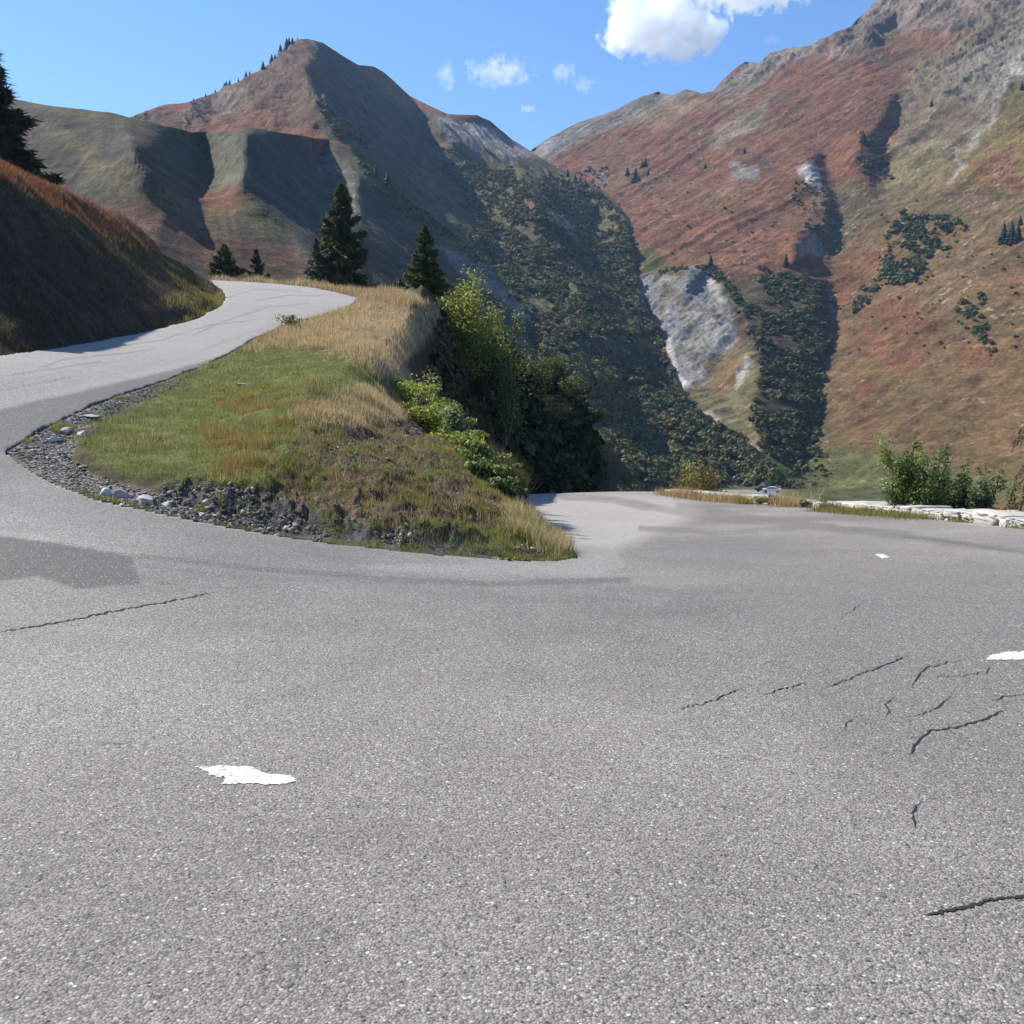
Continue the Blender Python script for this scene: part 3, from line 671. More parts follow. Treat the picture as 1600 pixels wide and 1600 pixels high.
# ------------------------------------------------------------------ the tarmac
def crack_d(x, y, lines):
    return None
azr = np.concatenate([np.radians(np.arange(-33, 33, 0.1)), np.radians(np.arange(33, 327.1, 2.0)), [math.radians(-33) + 2 * math.pi]])
rr_ = [0.15, 0.6]
while rr_[-1] < 90: rr_.append(rr_[-1] * (1.03 if rr_[-1] < 3 else 1.008))
rr_ = np.array(rr_)
RX = np.outer(rr_, np.sin(azr)); RY = np.outer(rr_, np.cos(azr)); RZ = Zroad(RX, RY)
RSD = poly_sd(ROADP, RX, RY) + 0.09 * fbm(RX / .7, RY / .7, 1, 5, .7)
RZ = RZ + 0.012 * fbm(RX / 1.4, RY / 1.4, 2, 2)
VR = np.stack([RX, RY, RZ], -1)
rpx, rpy = proj(VR); rpx = np.where(RY > 1, rpx, -9999.0); rpy = np.where(RY > 1, rpy, 9999.0)
tone = np.full(RX.shape, 0.5)
def tpoly(poly, v, soft, warp=5):
    global tone
    wx = rpx + warp * fbm(rpx / 25, rpy / 12, 3.3, 4); wy = rpy + warp * .6 * fbm(rpx / 25, rpy / 12, 6.3, 4)
    m = sst(-soft, soft, poly_sd(poly, wx, wy)); tone = tone * (1 - m) + v * m
def tline(pts, v, w, warp=3):
    global tone
    wx = rpx + warp * fbm(rpx / 40, rpy / 15, 2.3, 4); wy = rpy + warp * .5 * fbm(rpx / 40, rpy / 15, 5.3, 4)
    k = 1 - sst(w * .4, w, line_d(pts, wx, wy)); m = k * (0.6 + 0.4 * fbm(rpx / 30, rpy / 6, 1.1, 3)); tone = tone * (1 - m) + v * m
tone += 0.2 * fbm(RX / 2.5, RY / 2.5, 3, 5) + .1 * fbm(RX / 7 + RY / 9, RY / 2.2, 5, 3) + .05 * fbm(RX / .3, RY / .3, 3, 3)
tpoly([(-400, 300), (300, 430), (600, 440), (600, 500), (360, 556), (250, 590), (100, 640), (-400, 720)], 0.72, 8)                      # paler upper carriageway
tpoly([(-300, 680), (0, 640), (200, 595), (365, 552), (365, 560), (170, 628), (10, 705), (-300, 800)], 0.36, 3)                         # newer dark strip
tline([(-100, 650), (0, 632), (120, 606), (250, 578), (340, 555)], 0.8, 5)
tpoly([(-200, 835), (0, 838), (120, 850), (205, 866), (218, 912), (120, 920), (60, 900), (-200, 930)], 0.24, 2, 3)                      # repair patch
tline([(-50, 826), (60, 840), (170, 858), (215, 866)], 0.72, 7)
tpoly([(880, 880), (905, 862), (960, 862), (978, 884), (940, 900), (700, 900), (560, 885), (700, 880)], 0.62, 6)
tpoly([(820, 772), (1040, 772), (1100, 800), (960, 860), (880, 850), (830, 800)], 0.82, 14)
tline([(210, 868), (400, 888), (600, 905), (760, 913), (980, 906)], 0.27, 6)
tline([(230, 885), (420, 905), (700, 912)], 0.36, 4)
tline([(880, 776), (960, 782), (1100, 806), (1250, 822), (1420, 836)], 0.34, 8, 8)
tline([(1060, 790), (1200, 812), (1340, 830), (1600, 862)], 0.36, 7, 8)
tline([(1000, 826), (1150, 832), (1300, 822)], 0.36, 6, 8)
tline([(1410, 838), (1480, 846), (1600, 864)], 0.22, 3, 3)
tline([(320, 545), (420, 510), (470, 492)], 0.6, 2.5, 3)
tline([(-20, 606), (200, 560), (330, 512)], 0.62, 2, 3)
tpoly([(1440, 797), (1700, 800), (1700, 832), (1560, 822), (1470, 812)], 0.95, 4)
for ln_ in ([(140, 548), (250, 532), (330, 508), (400, 500)], [(20, 585), (160, 565)], [(130, 560), (240, 546)], [(300, 525), (360, 498), (420, 480), (480, 474)], [(400, 470), (450, 462), (500, 462)], [(0, 610), (110, 590)], [(340, 470), (400, 452), (470, 455)], [(60, 575), (100, 562), (190, 552)]): tline(ln_, 0.42, 1.6, 4)
tpoly([(1120, 915), (1380, 880), (1650, 930), (1650, 1300), (1300, 1180)], 0.43, 60, 60)
m_, nt, b = mat_new('asphalt')
at = nd(nt, 'ShaderNodeAttribute', attribute_name='tone').outputs['Fac']
v = coords(nt)
base = ramp(nt, at, [(0.1, (0.088, 0.082, 0.072)), (0.35, (0.175, 0.162, 0.144)), (0.5, (0.262, 0.242, 0.214)), (0.8, (0.4, 0.375, 0.338))])
big = noise(nt, v, 0.6, 6, 0.6)
c = mix(nt, 'MULTIPLY', 1.0, base, ramp(nt, big, [(0.3, 0.93), (0.7, 1.06)]))
vo = nd(nt, 'ShaderNodeTexVoronoi'); vo.inputs['Scale'].default_value = 115; nt.links.new(v, vo.inputs['Vector'])
sepc = nd(nt, 'ShaderNodeSeparateColor'); nt.links.new(vo.outputs['Color'], sepc.inputs[0])
chip = ramp(nt, sepc.outputs[0], [(0.0, 0.5), (0.35, 0.82), (0.75, 1.12), (0.95, 1.35), (0.985, 1.8)])
c = mix(nt, 'MULTIPLY', 1.0, c, chip)
fine = noise(nt, v, 190, 3, 0.7)
c = mix(nt, 'MULTIPLY', 1.0, c, ramp(nt, fine, [(0.3, 0.68), (0.7, 1.32)]))
vw = nd(nt, 'ShaderNodeTexVoronoi'); vw.inputs['Scale'].default_value = 62; vw.inputs['Randomness'].default_value = 1; nt.links.new(v, vw.inputs['Vector'])
sw = nd(nt, 'ShaderNodeSeparateColor'); nt.links.new(vw.outputs['Color'], sw.inputs[0])
core = ramp(nt, vw.outputs['Distance'], [(0.34, 1.0), (0.44, 0.0)]); pick = ramp(nt, sw.outputs[0], [(0.955, 0.0), (0.965, 1.0)]); mm = nd(nt, 'ShaderNodeMath', operation='MULTIPLY'); nt.links.new(core, mm.inputs[0]); nt.links.new(pick, mm.inputs[1])
c = mix(nt, 'MIX', mm.outputs[0], c, (0.62, 0.6, 0.56))
pickd = ramp(nt, sw.outputs[1], [(0.94, 0.0), (0.95, 0.85)]); md = nd(nt, 'ShaderNodeMath', operation='MULTIPLY'); nt.links.new(core, md.inputs[0]); nt.links.new(pickd, md.inputs[1])
c = mix(nt, 'MIX', md.outputs[0], c, (0.035, 0.035, 0.035))
gap = ramp(nt, vo.outputs['Distance'], [(0.3, 1.03), (0.75, 0.74)]); c = mix(nt, 'MULTIPLY', 1.0, c, gap)
pit = noise(nt, v, 24, 3, 0.6); c = mix(nt, 'MULTIPLY', 1.0, c, ramp(nt, pit, [(0.27, 0.35), (0.36, 1.0)]))
nt.links.new(c, b.inputs['Base Color']); b.inputs['Roughness'].default_value = 0.82; b.inputs['Specular IOR Level'].default_value = 0.4
bp = nd(nt, 'ShaderNodeBump'); bp.inputs['Distance'].default_value = 0.008; bp.inputs['Strength'].default_value = 0.6
hm = nd(nt, 'ShaderNodeMath', operation='SUBTRACT'); nt.links.new(fine, hm.inputs[0]); nt.links.new(vo.outputs['Distance'], hm.inputs[1])
nt.links.new(hm.outputs[0], bp.inputs['Height']); nt.links.new(bp.outputs[0], b.inputs['Normal'])
M_road = m_
fc = gridfaces(*RX.shape); sdf = RSD.ravel(); keep = (sdf[fc] > 0).all(1); fc = fc[keep]
# boundary edges get a broken vertical lip, the thickness of the tarmac
ed = np.concatenate([fc[:, [0, 1]], fc[:, [1, 2]], fc[:, [2, 3]], fc[:, [3, 0]]])
key = np.sort(ed, 1); _, inv, cnt = np.unique(key[:, 0].astype(np.int64) * 10**7 + key[:, 1], return_inverse=True, return_counts=True)
be = ed[cnt[inv] == 1]; bv = np.unique(be)
VRf = VR.reshape(-1, 3); low = VRf[bv].copy(); low[:, 2] -= 0.14
# a lip folded under the edge
mp = np.full(len(VRf), -1); mp[bv] = len(VRf) + np.arange(len(bv))
lip = np.stack([be[:, 1], be[:, 0], mp[be[:, 0]], mp[be[:, 1]]], 1)
Vall = np.concatenate([VRf, low]); Fall = np.concatenate([fc, lip])
used = np.unique(Fall); rem = np.full(len(Vall), -1); rem[used] = np.arange(len(used))
toneA = np.concatenate([tone.ravel(), tone.ravel()[bv] * .7])
road = mesh_np('road', Vall[used], rem[Fall], M_road, smooth=False, attrs={'tone': toneA[used]})
tag(road, 'worn grey asphalt hairpin road climbing left around the grassy island', kind='structure')

def hit(px, py, zf=None, d0=2.0, d1=120.0):
    """the point of the ground seen in a direction"""
    zf = zf or (lambda x, y: Zall(x, y, False)[0])
    u, v = ray(px, py); ds = np.geomspace(d0, d1, 500)
    g = zf(ds * u, ds) - (CAM[2] + v * ds)
    i = int(np.argmax(g > 0)) if (g > 0).any() else len(ds) - 1
    if i > 0: t = g[i - 1] / (g[i - 1] - g[i]); d = ds[i - 1] + t * (ds[i] - ds[i - 1])
    else: d = ds[i]
    return np.array([u * d, d, CAM[2] + v * d])
rhit = lambda px, py: hit(px, py, lambda x, y: Zroad(np.asarray(x), np.asarray(y)) + 0.012 * fbm(np.asarray(x) / 1.4, np.asarray(y) / 1.4, 2, 2))

# painted dabs of the worn centre line
m_, nt, b = mat_new('worn_road_paint')
v = coords(nt); n = noise(nt, v, 45, 5, 0.75)
nt.links.new(ramp(nt, n, [(0.40, (0.24, 0.23, 0.21)), (0.47, (0.66, 0.65, 0.61))]), b.inputs['Base Color']); b.inputs['Roughness'].default_value = 0.7
M_paint = m_
marks = [([(305, 1199), (330, 1197), (395, 1198), (408, 1207), (430, 1210), (455, 1212), (468, 1221), (440, 1227), (390, 1226), (345, 1226), (352, 1218), (330, 1212)], 'worn white paint dab on the foreground asphalt, left of centre'),
         ([(1366, 866), (1380, 866), (1391, 871), (1378, 873)], 'small white paint dab on the road near the parapet wall'),
         ([(1548, 1024), (1570, 1019), (1600, 1018), (1640, 1020), (1645, 1030), (1600, 1031), (1560, 1032), (1538, 1031)], 'white paint dab cut by the right edge of the photo')]
for poly, lab in marks:
    q = np.array(poly, float); lo_, hi_ = q.min(0), q.max(0); sx_ = (hi_[0] - lo_[0]) / 75; sy_ = (hi_[1] - lo_[1]) / 34
    gx_, gy_ = np.meshgrid(np.arange(lo_[0] - 6 * sx_, hi_[0] + 6 * sx_, sx_), np.arange(lo_[1] - 5 * sy_, hi_[1] + 5 * sy_, sy_))
    sdp = poly_sd(np.stack([q[:, 0] / sx_, q[:, 1] / sy_], 1), gx_ / sx_, gy_ / sy_)
    keepm = sdp + 5.5 * fbm(gx_ / sx_ / 3.5, gy_ / sy_ / 2.5, 4.4, 4, .75) - .6 > 0
    W0 = np.array([rhit(a, b_) for a, b_ in zip(gx_.ravel(), gy_.ravel())]).reshape(gx_.shape + (3,)); W0[..., 2] += .003
    ff = gridfaces(*gx_.shape); kk = keepm.ravel()[ff].sum(1) >= 3; ff = ff[kk][:, ::-1]; us = np.unique(ff); rm = np.full(gx_.size, -1); rm[us] = np.arange(len(us))
    o = mesh_np('road_marking', W0.reshape(-1, 3)[us], rm[ff], M_paint); tag(o, lab, kind='structure')
# cracks in the tarmac, laid on as thin dark strips
M_crack = plain('crack_dark', (0.02, 0.02, 0.02), 1.0)
cracks = [([(0, 988), (60, 978), (130, 965), (220, 948), (300, 933), (330, 929)], 12), ([(1060, 1108), (1100, 1100), (1150, 1080), (1160, 1073)], 5), ([(1190, 1088), (1215, 1079), (1265, 1066)], 6),
          ([(1285, 1078), (1310, 1068), (1340, 1055), (1370, 1045), (1395, 1035), (1422, 1024)], 6), ([(1425, 1076), (1432, 1060), (1445, 1045), (1480, 1036), (1505, 1030)], 5), ([(1450, 1058), (1500, 1057), (1540, 1050), (1552, 1037)], 4),
          ([(1380, 1125), (1390, 1113), (1382, 1100), (1400, 1088)], 4), ([(1428, 1120), (1455, 1112), (1475, 1098), (1488, 1086)], 5), ([(1422, 1180), (1432, 1160), (1452, 1143), (1500, 1135), (1540, 1124), (1572, 1108)], 8),
          ([(1545, 1095), (1575, 1088), (1620, 1082)], 5), ([(1305, 965), (1330, 957), (1350, 938)], 3), ([(1440, 1432), (1500, 1420), (1540, 1408), (1620, 1398)], 8), ([(1320, 1145), (1322, 1130), (1345, 1118)], 2.5),
          ([(1180, 1038), (1235, 1034)], 2.5), ([(1520, 955), (1545, 945)], 2.5), ([(150, 1164), (205, 1160)], 3), ([(240, 909), (340, 920), (430, 917)], 2), ([(1430, 1300), (1425, 1270), (1440, 1250)], 4)]
for pts, w in list(cracks):
    for _ in range(2 if w > 4 else 0):
        i = rng.integers(1, len(pts)); x_, y_ = pts[i - 1][0] * .5 + pts[i][0] * .5, pts[i - 1][1] * .5 + pts[i][1] * .5; sg = rng.choice([-1, 1])
        cracks.append(([(x_, y_), (x_ + sg * rng.uniform(8, 16), y_ + rng.uniform(2, 7)), (x_ + sg * rng.uniform(20, 38), y_ + rng.uniform(0, 12))], 2))
for pts, w in cracks:
    q = []
    for a, b_ in zip(pts[:-1], pts[1:]):
        n = max(2, int(np.hypot(b_[0] - a[0], b_[1] - a[1]) / 4))
        for k in range(n): q.append((a[0] + (b_[0] - a[0]) * k / n, a[1] + (b_[1] - a[1]) * k / n))
    q.append(pts[-1]); q = np.array(q, float); m = len(q)
    q += np.stack([rng.normal(0, .7, m), rng.normal(0, 1.1, m)], 1)
    w3 = np.array([rhit(*e) for e in q]); w3[:, 2] += 0.0035
    tn = np.gradient(w3, axis=0); nn = np.stack([-tn[:, 1], tn[:, 0], 0 * tn[:, 0]], 1); nn /= np.linalg.norm(nn, axis=1)[:, None] + 1e-9
    hw = (w * 0.001) * (0.4 + rng.random(m) ** 1.5 * .9) * np.minimum(1, np.minimum(np.arange(m), np.arange(m)[::-1]) / 4.0 + 0.12)
    Vv = np.vstack([w3 + nn * hw[:, None], w3 - nn * hw[:, None]])
    ff = np.array([[i, i + m, i + m + 1, i + 1] for i in range(m - 1)])
    mesh_np('crack', Vv, ff, M_crack, parent=road)

# ------------------------------------------------------------------ things that grow
def quads(cen, nrm, up, w, h, col):
    """leaf faces: centres, normals, long axes, widths, lengths"""
    s = np.cross(nrm, up); s /= np.linalg.norm(s, axis=1)[:, None] + 1e-9
    t = np.cross(s, nrm); w = np.asarray(w)[:, None]; h = np.asarray(h)[:, None]
    V = np.stack([cen - t * h * .5, cen + s * w * .5, cen + t * h * .5, cen - s * w * .5], 1).reshape(-1, 3)
    Fq = np.arange(len(cen) * 4).reshape(-1, 4)
    return V, Fq, np.repeat(col, 4, 0)
def rdir(r, n):
    v = r.normal(size=(n, 3)); return v / np.linalg.norm(v, axis=1)[:, None]
def tube(pts, rad, sides=6):
    pts = np.asarray(pts, float); n = len(pts); t = np.gradient(pts, axis=0); t /= np.linalg.norm(t, axis=1)[:, None] + 1e-9
    a = np.cross(t, [0.31, 0.9, 0.12]); a /= np.linalg.norm(a, axis=1)[:, None] + 1e-9; b = np.cross(t, a)
    th = np.arange(sides) * 2 * math.pi / sides; rad = np.broadcast_to(rad, (n,))
    V = pts[:, None] + rad[:, None, None] * (np.cos(th)[None, :, None] * a[:, None] + np.sin(th)[None, :, None] * b[:, None])
    i = np.arange(n * sides).reshape(n, sides); j = np.roll(i, -1, 1)
    Fq = np.stack([i[:-1], j[:-1], j[1:], i[1:]], -1).reshape(-1, 4)
    return V.reshape(-1, 3), Fq
def join(parts):
    Vs, Fs, Cs, k = [], [], [], 0
    for p in parts:
        Vs.append(p[0]); Fs.append(p[1] + k); k += len(p[0])
        if len(p) > 2: Cs.append(p[2])
    return np.concatenate(Vs), np.concatenate(Fs), (np.concatenate(Cs) if Cs else None)

def spruce(name, label, base, h, R, seed, n=9000, col=(0.07, 0.088, 0.05), group=None, bare=0.02, twin=False, spray=1.0, cat='spruce tree'):
    r = np.random.default_rng(seed)
    root = empty(name, base, r.random() * 6)
    tag(root, label, cat, group)
    tops = [(0, 0, 1.0)] if not twin else [(0, 0, 1.0), (R * .55, R * .1, .93)]
    tv, lv = [], []
    per = n // len(tops)
    for ox, oy, hs in tops:
        H = h * hs; z = np.linspace(0, H, 14)
        px_ = ox * sst(0, .35, z / H) + .02 * H * np.sin(z * 1.3 / H); pts = np.stack([px_, oy * z / H, z], 1)
        tv.append(tube(pts, H * .016 * (1 - z / H) + .01))
        nb = int(70 * max(1, H / 6)); ns = max(8, per // nb)
        for b in range(nb):
            f = (b + r.random()) / nb; f = bare + (1 - bare) * f ** 1.15; zb = f * H
            L = R * ((1 - f) ** 0.85) * r.uniform(.62, 1.12) * (1 + .15 * math.sin(b * 1.7)) + .06 * R * (1 - f)
            if f < .12: L *= .75 + f * 2
            az = b * 2.399 + r.normal() * .25; el = math.radians(-12 - 14 * (1 - f) + 42 * f ** 2 + r.normal() * 6)
            d = np.array([math.cos(az) * math.cos(el), math.sin(az) * math.cos(el), math.sin(el)])
            s = np.sort(r.random(ns)) ** .7; s = .12 + .88 * s
            sag = -.12 * L * np.sin(s * math.pi) + .1 * L * s ** 3
            c = np.array([np.interp(zb, z, px_), oy * f, zb]) + d * L * s[:, None]; c[:, 2] += sag
            side = np.array([-d[1], d[0], 0]); wd = L * .24 * (1.1 - s) + .05 * R * .3
            off = r.uniform(-1, 1, ns); c += side * (off * wd)[:, None]; c[:, 2] -= np.abs(r.normal(0, .045 * R, ns)) * spray
            up = d + side * (off * .9)[:, None] + r.normal(0, .3, (ns, 3)); up[:, 2] -= .35
            up /= np.linalg.norm(up, axis=1)[:, None]; nr = np.array([0, 0, 1.0]) + r.normal(0, .65, (ns, 3))
            sz = R * r.uniform(.09, .17, ns) * (.55 + .45 * (1 - f)) * spray
            cc = np.array(col) * r.uniform(.6, 1.5, (ns, 1)) * (1 + .5 * s[:, None] ** 3 * np.array([1.3, 1, .6]))
            lv.append(quads(c, nr, up, sz * .42, sz * 1.35, cc))
    V, Fq, _ = join(tv); mesh_np('trunk', V, Fq, M_bark, root, smooth=True)
    V, Fq, Cc = join(lv); mesh_np('crown', V, Fq, M_needle, root, col=Cc)
    return root

def bush(name, label, base, h, w, leaf, cols, seed, n, cat='bush', group=None, stems=7, upright=.5, lobes=9, depth=None, dens=0.3):
    """woody stems fanning from one foot; leaves crowd round their upper two thirds"""
    r = np.random.default_rng(seed); root = empty(name, base); tag(root, label, cat, group)
    depth = depth or w; tv, cen, wt = [], [], []
    for s in range(stems):
        a = r.random() * 6.283; rr = math.sqrt(r.random()) * .5; q = np.linspace(0, 1, 7)
        top = np.array([math.cos(a) * rr * w, math.sin(a) * rr * depth, h * r.uniform(.6, .98) * (1 - .45 * (rr * 2) ** 2)])
        st = np.array([math.cos(a), math.sin(a), 0]) * .06 * w
        pts = st + (top - st) * np.stack([q ** (1 + upright), q ** (1 + upright), q], 1) + np.stack([.03 * h * np.sin(q * 7 + s), .03 * h * np.cos(q * 5 + s), 0 * q], 1)
        tv.append(tube(pts, np.linspace(.018, .005, 7) * max(.5, h ** .7), 5))
        for k in range(lobes):
            f = .25 + .75 * (k + r.random()) / lobes
            c = np.array([np.interp(f, q, pts[:, j]) for j in range(3)]) + r.normal(0, 1, 3) * np.array([w, depth, h * .5]) * .07
            cen.append(c); wt.append(.6 + .6 * f)
    cen = np.array(cen); wt = np.array(wt) / sum(wt); i = r.choice(len(cen), n, p=wt)
    rad = np.array([w * .16, depth * .16, h * .13]); u = rdir(r, n) * (r.random(n) ** .45)[:, None]
    c = cen[i] + u * rad * r.uniform(.6, 1.25, (len(cen), 1))[i]; c[:, 2] = np.abs(c[:, 2]) + .02
    nr = u + rdir(r, n) * .9 + [0, 0, .5]; nr /= np.linalg.norm(nr, axis=1)[:, None]
    cols = np.array(cols); cc = cols[r.integers(0, len(cols), n)] * r.uniform(.7, 1.35, (n, 1)) * (1 + .3 * r.normal(size=(len(cen), 1)))[i].clip(.5, 1.6)
    sz = leaf * r.uniform(.6, 1.3, n)
    V, Fq, Cc = quads(c, nr, rdir(r, n) + [0, 0, .6], sz * .55, sz * 1.2, cc)
    mesh_np('foliage', V, Fq, M_leaf, root, col=Cc)
    V, Fq, _ = join(tv); mesh_np('stem', V, Fq, M_bark, root, smooth=True)
    return root

gp = lambda px, py: hit(px, py)
def at_d(px, d):
    """ground point straight below/above image column px at forward distance d"""
    u, _ = ray(px, 700.0); x = u * d; z = Zall(np.array([x]), np.array([float(d)]), False)[0][0]
    return np.array([float(x), float(d), float(z)])
def hgt(base, py):
    """how tall a thing at this spot is if its top reaches photo row py"""
    _, v = ray(800.0, py); return float(CAM[2] + v * base[1] - base[2])

# --- spruces
b = at_d(538, 70); spruce('spruce_tree', 'large dark spruce beyond the upper road bend, tallest tree in the middle', b, hgt(b, 288), 3.0, 11, 26000)
b = at_d(667, 51.5); spruce('spruce_tree', 'narrow twin-topped spruce just left of the bright green bush', b, hgt(b, 352), 1.25, 12, 22000, twin=True, col=(0.065, 0.095, 0.042))
b = at_d(359, 80); spruce('spruce_tree', 'small round spruce behind the upper road, left one of the small pair', b, hgt(b, 382), 2.7, 13, 15000)
b = at_d(408, 82); spruce('spruce_tree', 'small thin spruce behind the upper road, right one of the small pair', b, hgt(b, 390), 2.3, 14, 9000, col=(0.06, 0.075, 0.04))
b = at_d(8, 58); spruce('spruce_tree', 'tall dark spruce cut by the left edge, rising above the red heath bank', b, hgt(b, 68), 4.3, 15, 42000, col=(0.052, 0.062, 0.045))
b = at_d(502, 69); spruce('spruce_tree', 'low spruce tucked against the left foot of the large dark spruce', b, hgt(b, 372), 1.3, 16, 6000)
b = at_d(618, 66); bush('shrub', 'grey green twiggy shrub between the large spruce and the twin-topped one', b, hgt(b, 420), 2.4, .13, [(0.05, .055, .035), (.07, .06, .04)], 17, 3500, cat='shrub')

# --- larch leaning in from the right
b = at_d(1650, 17); b[2] -= .3
root = empty('larch_tree', b); tag(root, 'thin larch at the right edge with drooping feathery branches', 'larch tree')
r = np.random.default_rng(21); tv = []; lv = []; H = 4.2
z = np.linspace(0, H, 10); tpts = np.stack([.05 * np.sin(z), 0 * z, z], 1); tr = tube(tpts, .05 * (1 - z / H) + .008)
for k in range(40):
    zb = r.uniform(.4, 3.9); az = math.pi + r.normal() * .7 if k % 2 else r.random() * 6.28; L = r.uniform(.65, 1.0) * (1.15 - zb / 5)
    q = np.linspace(0, 1, 8); d = np.array([math.cos(az), math.sin(az)])
    pts = np.stack([d[0] * L * q, d[1] * L * q, zb + .25 * q * L - .75 * L * q ** 2.2], 1); tv.append(tube(pts, np.linspace(.014, .004, 8), 4))
    for m in range(16):
        f = r.uniform(.2, 1); c0 = np.array([np.interp(f, q, pts[:, j]) for j in range(3)]); ln = r.uniform(.06, .2)
        n = 9; s = r.random(n); c = c0 + np.stack([d[0] * .2 * s * ln + r.normal(0, .01, n), d[1] * .2 * s * ln + r.normal(0, .01, n), -s * ln], 1)
        cc = np.array([(0.06, .075, .025), (.1, .08, .03), (.07, .05, .02)])[r.integers(0, 3, n)] * r.uniform(.6, 1.3, (n, 1))
        lv.append(quads(c, rdir(r, n), rdir(r, n) * .7 + [0, 0, -.6], np.full(n, .014), r.uniform(.03, .06, n), cc))
mesh_np('trunk', tr[0], tr[1], M_bark, root, smooth=True)
V, Fq, _ = join(tv); mesh_np('branches', V, Fq, M_bark, root)
V, Fq, Cc = join(lv); mesh_np('foliage', V, Fq, M_needle, root, col=Cc)

# --- bushes
BR = [(.19, .235, .06), (.24, .27, .07), (.14, .18, .05), (.3, .31, .09)]
MID = [(.075, .12, .035), (.1, .15, .045), (.06, .095, .03), (.14, .16, .05)]
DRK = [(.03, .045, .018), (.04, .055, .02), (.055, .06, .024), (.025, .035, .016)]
SIL = [(.14, .18, .1), (.1, .14, .06), (.22, .26, .17), (.08, .12, .045)]
BRN = [(.24, .18, .07), (.17, .16, .06), (.3, .2, .08), (.11, .12, .05)]
b = at_d(722, 57); bush('bush', 'bright green rounded bush at the end of the dry grass, right of the twin spruce', b, hgt(b, 428) * 1.05, 4.8, .15, BR, 31, 17000, stems=22)
b = at_d(783, 64); bush('bush', 'green bush right beside the bright rounded one, slightly lower', b, hgt(b, 458) * 1.15, 4.4, .15, BR[:3] + MID, 32, 11000, stems=16)
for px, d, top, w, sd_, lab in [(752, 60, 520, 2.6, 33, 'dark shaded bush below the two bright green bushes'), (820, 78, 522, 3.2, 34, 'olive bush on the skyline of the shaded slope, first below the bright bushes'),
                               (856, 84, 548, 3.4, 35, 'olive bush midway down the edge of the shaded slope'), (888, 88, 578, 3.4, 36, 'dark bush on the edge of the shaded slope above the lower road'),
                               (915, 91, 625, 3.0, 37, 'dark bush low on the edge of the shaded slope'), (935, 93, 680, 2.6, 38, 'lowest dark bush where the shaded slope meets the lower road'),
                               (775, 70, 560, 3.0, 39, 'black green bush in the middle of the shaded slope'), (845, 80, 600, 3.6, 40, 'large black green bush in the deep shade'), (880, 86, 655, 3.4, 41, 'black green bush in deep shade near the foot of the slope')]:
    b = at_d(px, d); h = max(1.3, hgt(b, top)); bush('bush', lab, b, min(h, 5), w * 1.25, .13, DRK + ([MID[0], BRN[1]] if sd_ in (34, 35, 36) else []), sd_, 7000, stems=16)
YG = [(.3, .34, .05), (.22, .3, .06), (.16, .23, .05), (.4, .35, .04), (.22, .27, .13)]
for px, d, top, w, cs, sd_, n, lab in [(636, 24.5, 580, 1.5, YG, 51, 4200, 'yellow green willow bush, leftmost on the ridge of the grassy island'), (668, 23, 572, 1.3, YG[1:] + SIL[:2], 52, 3200, 'green willow bush with one arm raised on the ridge of the island'),
                                       (676, 20, 612, 1.3, YG, 53, 4000, 'dense yellow green willow bush halfway along the island ridge'), (704, 18.5, 622, 1.0, SIL, 54, 2600, 'grey green leafy sapling against the dark slope, halfway along the island ridge'),
                                       (716, 17, 668, 1.0, YG[1:], 55, 2600, 'green willow sapling in the lower half of the island ridge'), (745, 15.5, 690, .85, SIL + YG[:1], 56, 2200, 'green sapling with pale leaves above the lower road'),
                                       (762, 14.5, 722, .8, MID + YG[1:3], 57, 2000, 'green leafy sapling, second from the bottom of the island ridge'), (786, 13.8, 742, .5, MID + SIL[:1], 58, 1100, 'lowest small leafy sapling of the island ridge beside the lower road')]:
    b = at_d(px, d); bush('willow_bush', lab, b, max(.35, hgt(b, top)), w, .062, cs, sd_, n, stems=9)
b = at_d(458, 35.2); bush('weed_clump', 'green weeds at the edge of the upper road above the island lawn', b, .5, 1.0, .07, MID, 61, 500, cat='weeds', stems=8)
b = at_d(985, 48); bush('bush', 'small green bush at the crest of the lower road, left of the wall', b, hgt(b, 748), 1.3, .1, MID, 62, 900)
b = at_d(1100, 45); bush('bush', 'wide olive brown bush behind the far end of the parapet wall', b, hgt(b, 706), 2.7, .09, BRN, 63, 6500, stems=14)
for px, d, top, w, cs, sd_, n, lab in [(1412, 21, 676, 1.1, YG[1:3] + MID + SIL[:1], 64, 4800, 'tallest green sapling behind the wall, left end of the row'), (1466, 21.5, 684, .75, MID + SIL[:2], 65, 3000, 'slender green sapling, second in the row behind the wall'),
                                       (1508, 21, 706, .75, MID + SIL, 66, 3000, 'pointed green sapling, third in the row behind the wall'), (1546, 20.5, 722, .8, SIL + MID[:2], 67, 3000, 'grey leaved sapling, right end of the row behind the wall'),
                                       (1440, 20.5, 735, 1.3, MID, 68, 3600, 'low green shrub filling the gap between the two left saplings behind the wall'), (1594, 20, 752, .5, BRN, 69, 900, 'low brownish shrub at the right edge behind the wall')]:
    b = at_d(px, d); bush('sapling', lab, b, max(.6, hgt(b, top) * 1.12), w, .06, cs, sd_, n, stems=6, lobes=14, cat='sapling')

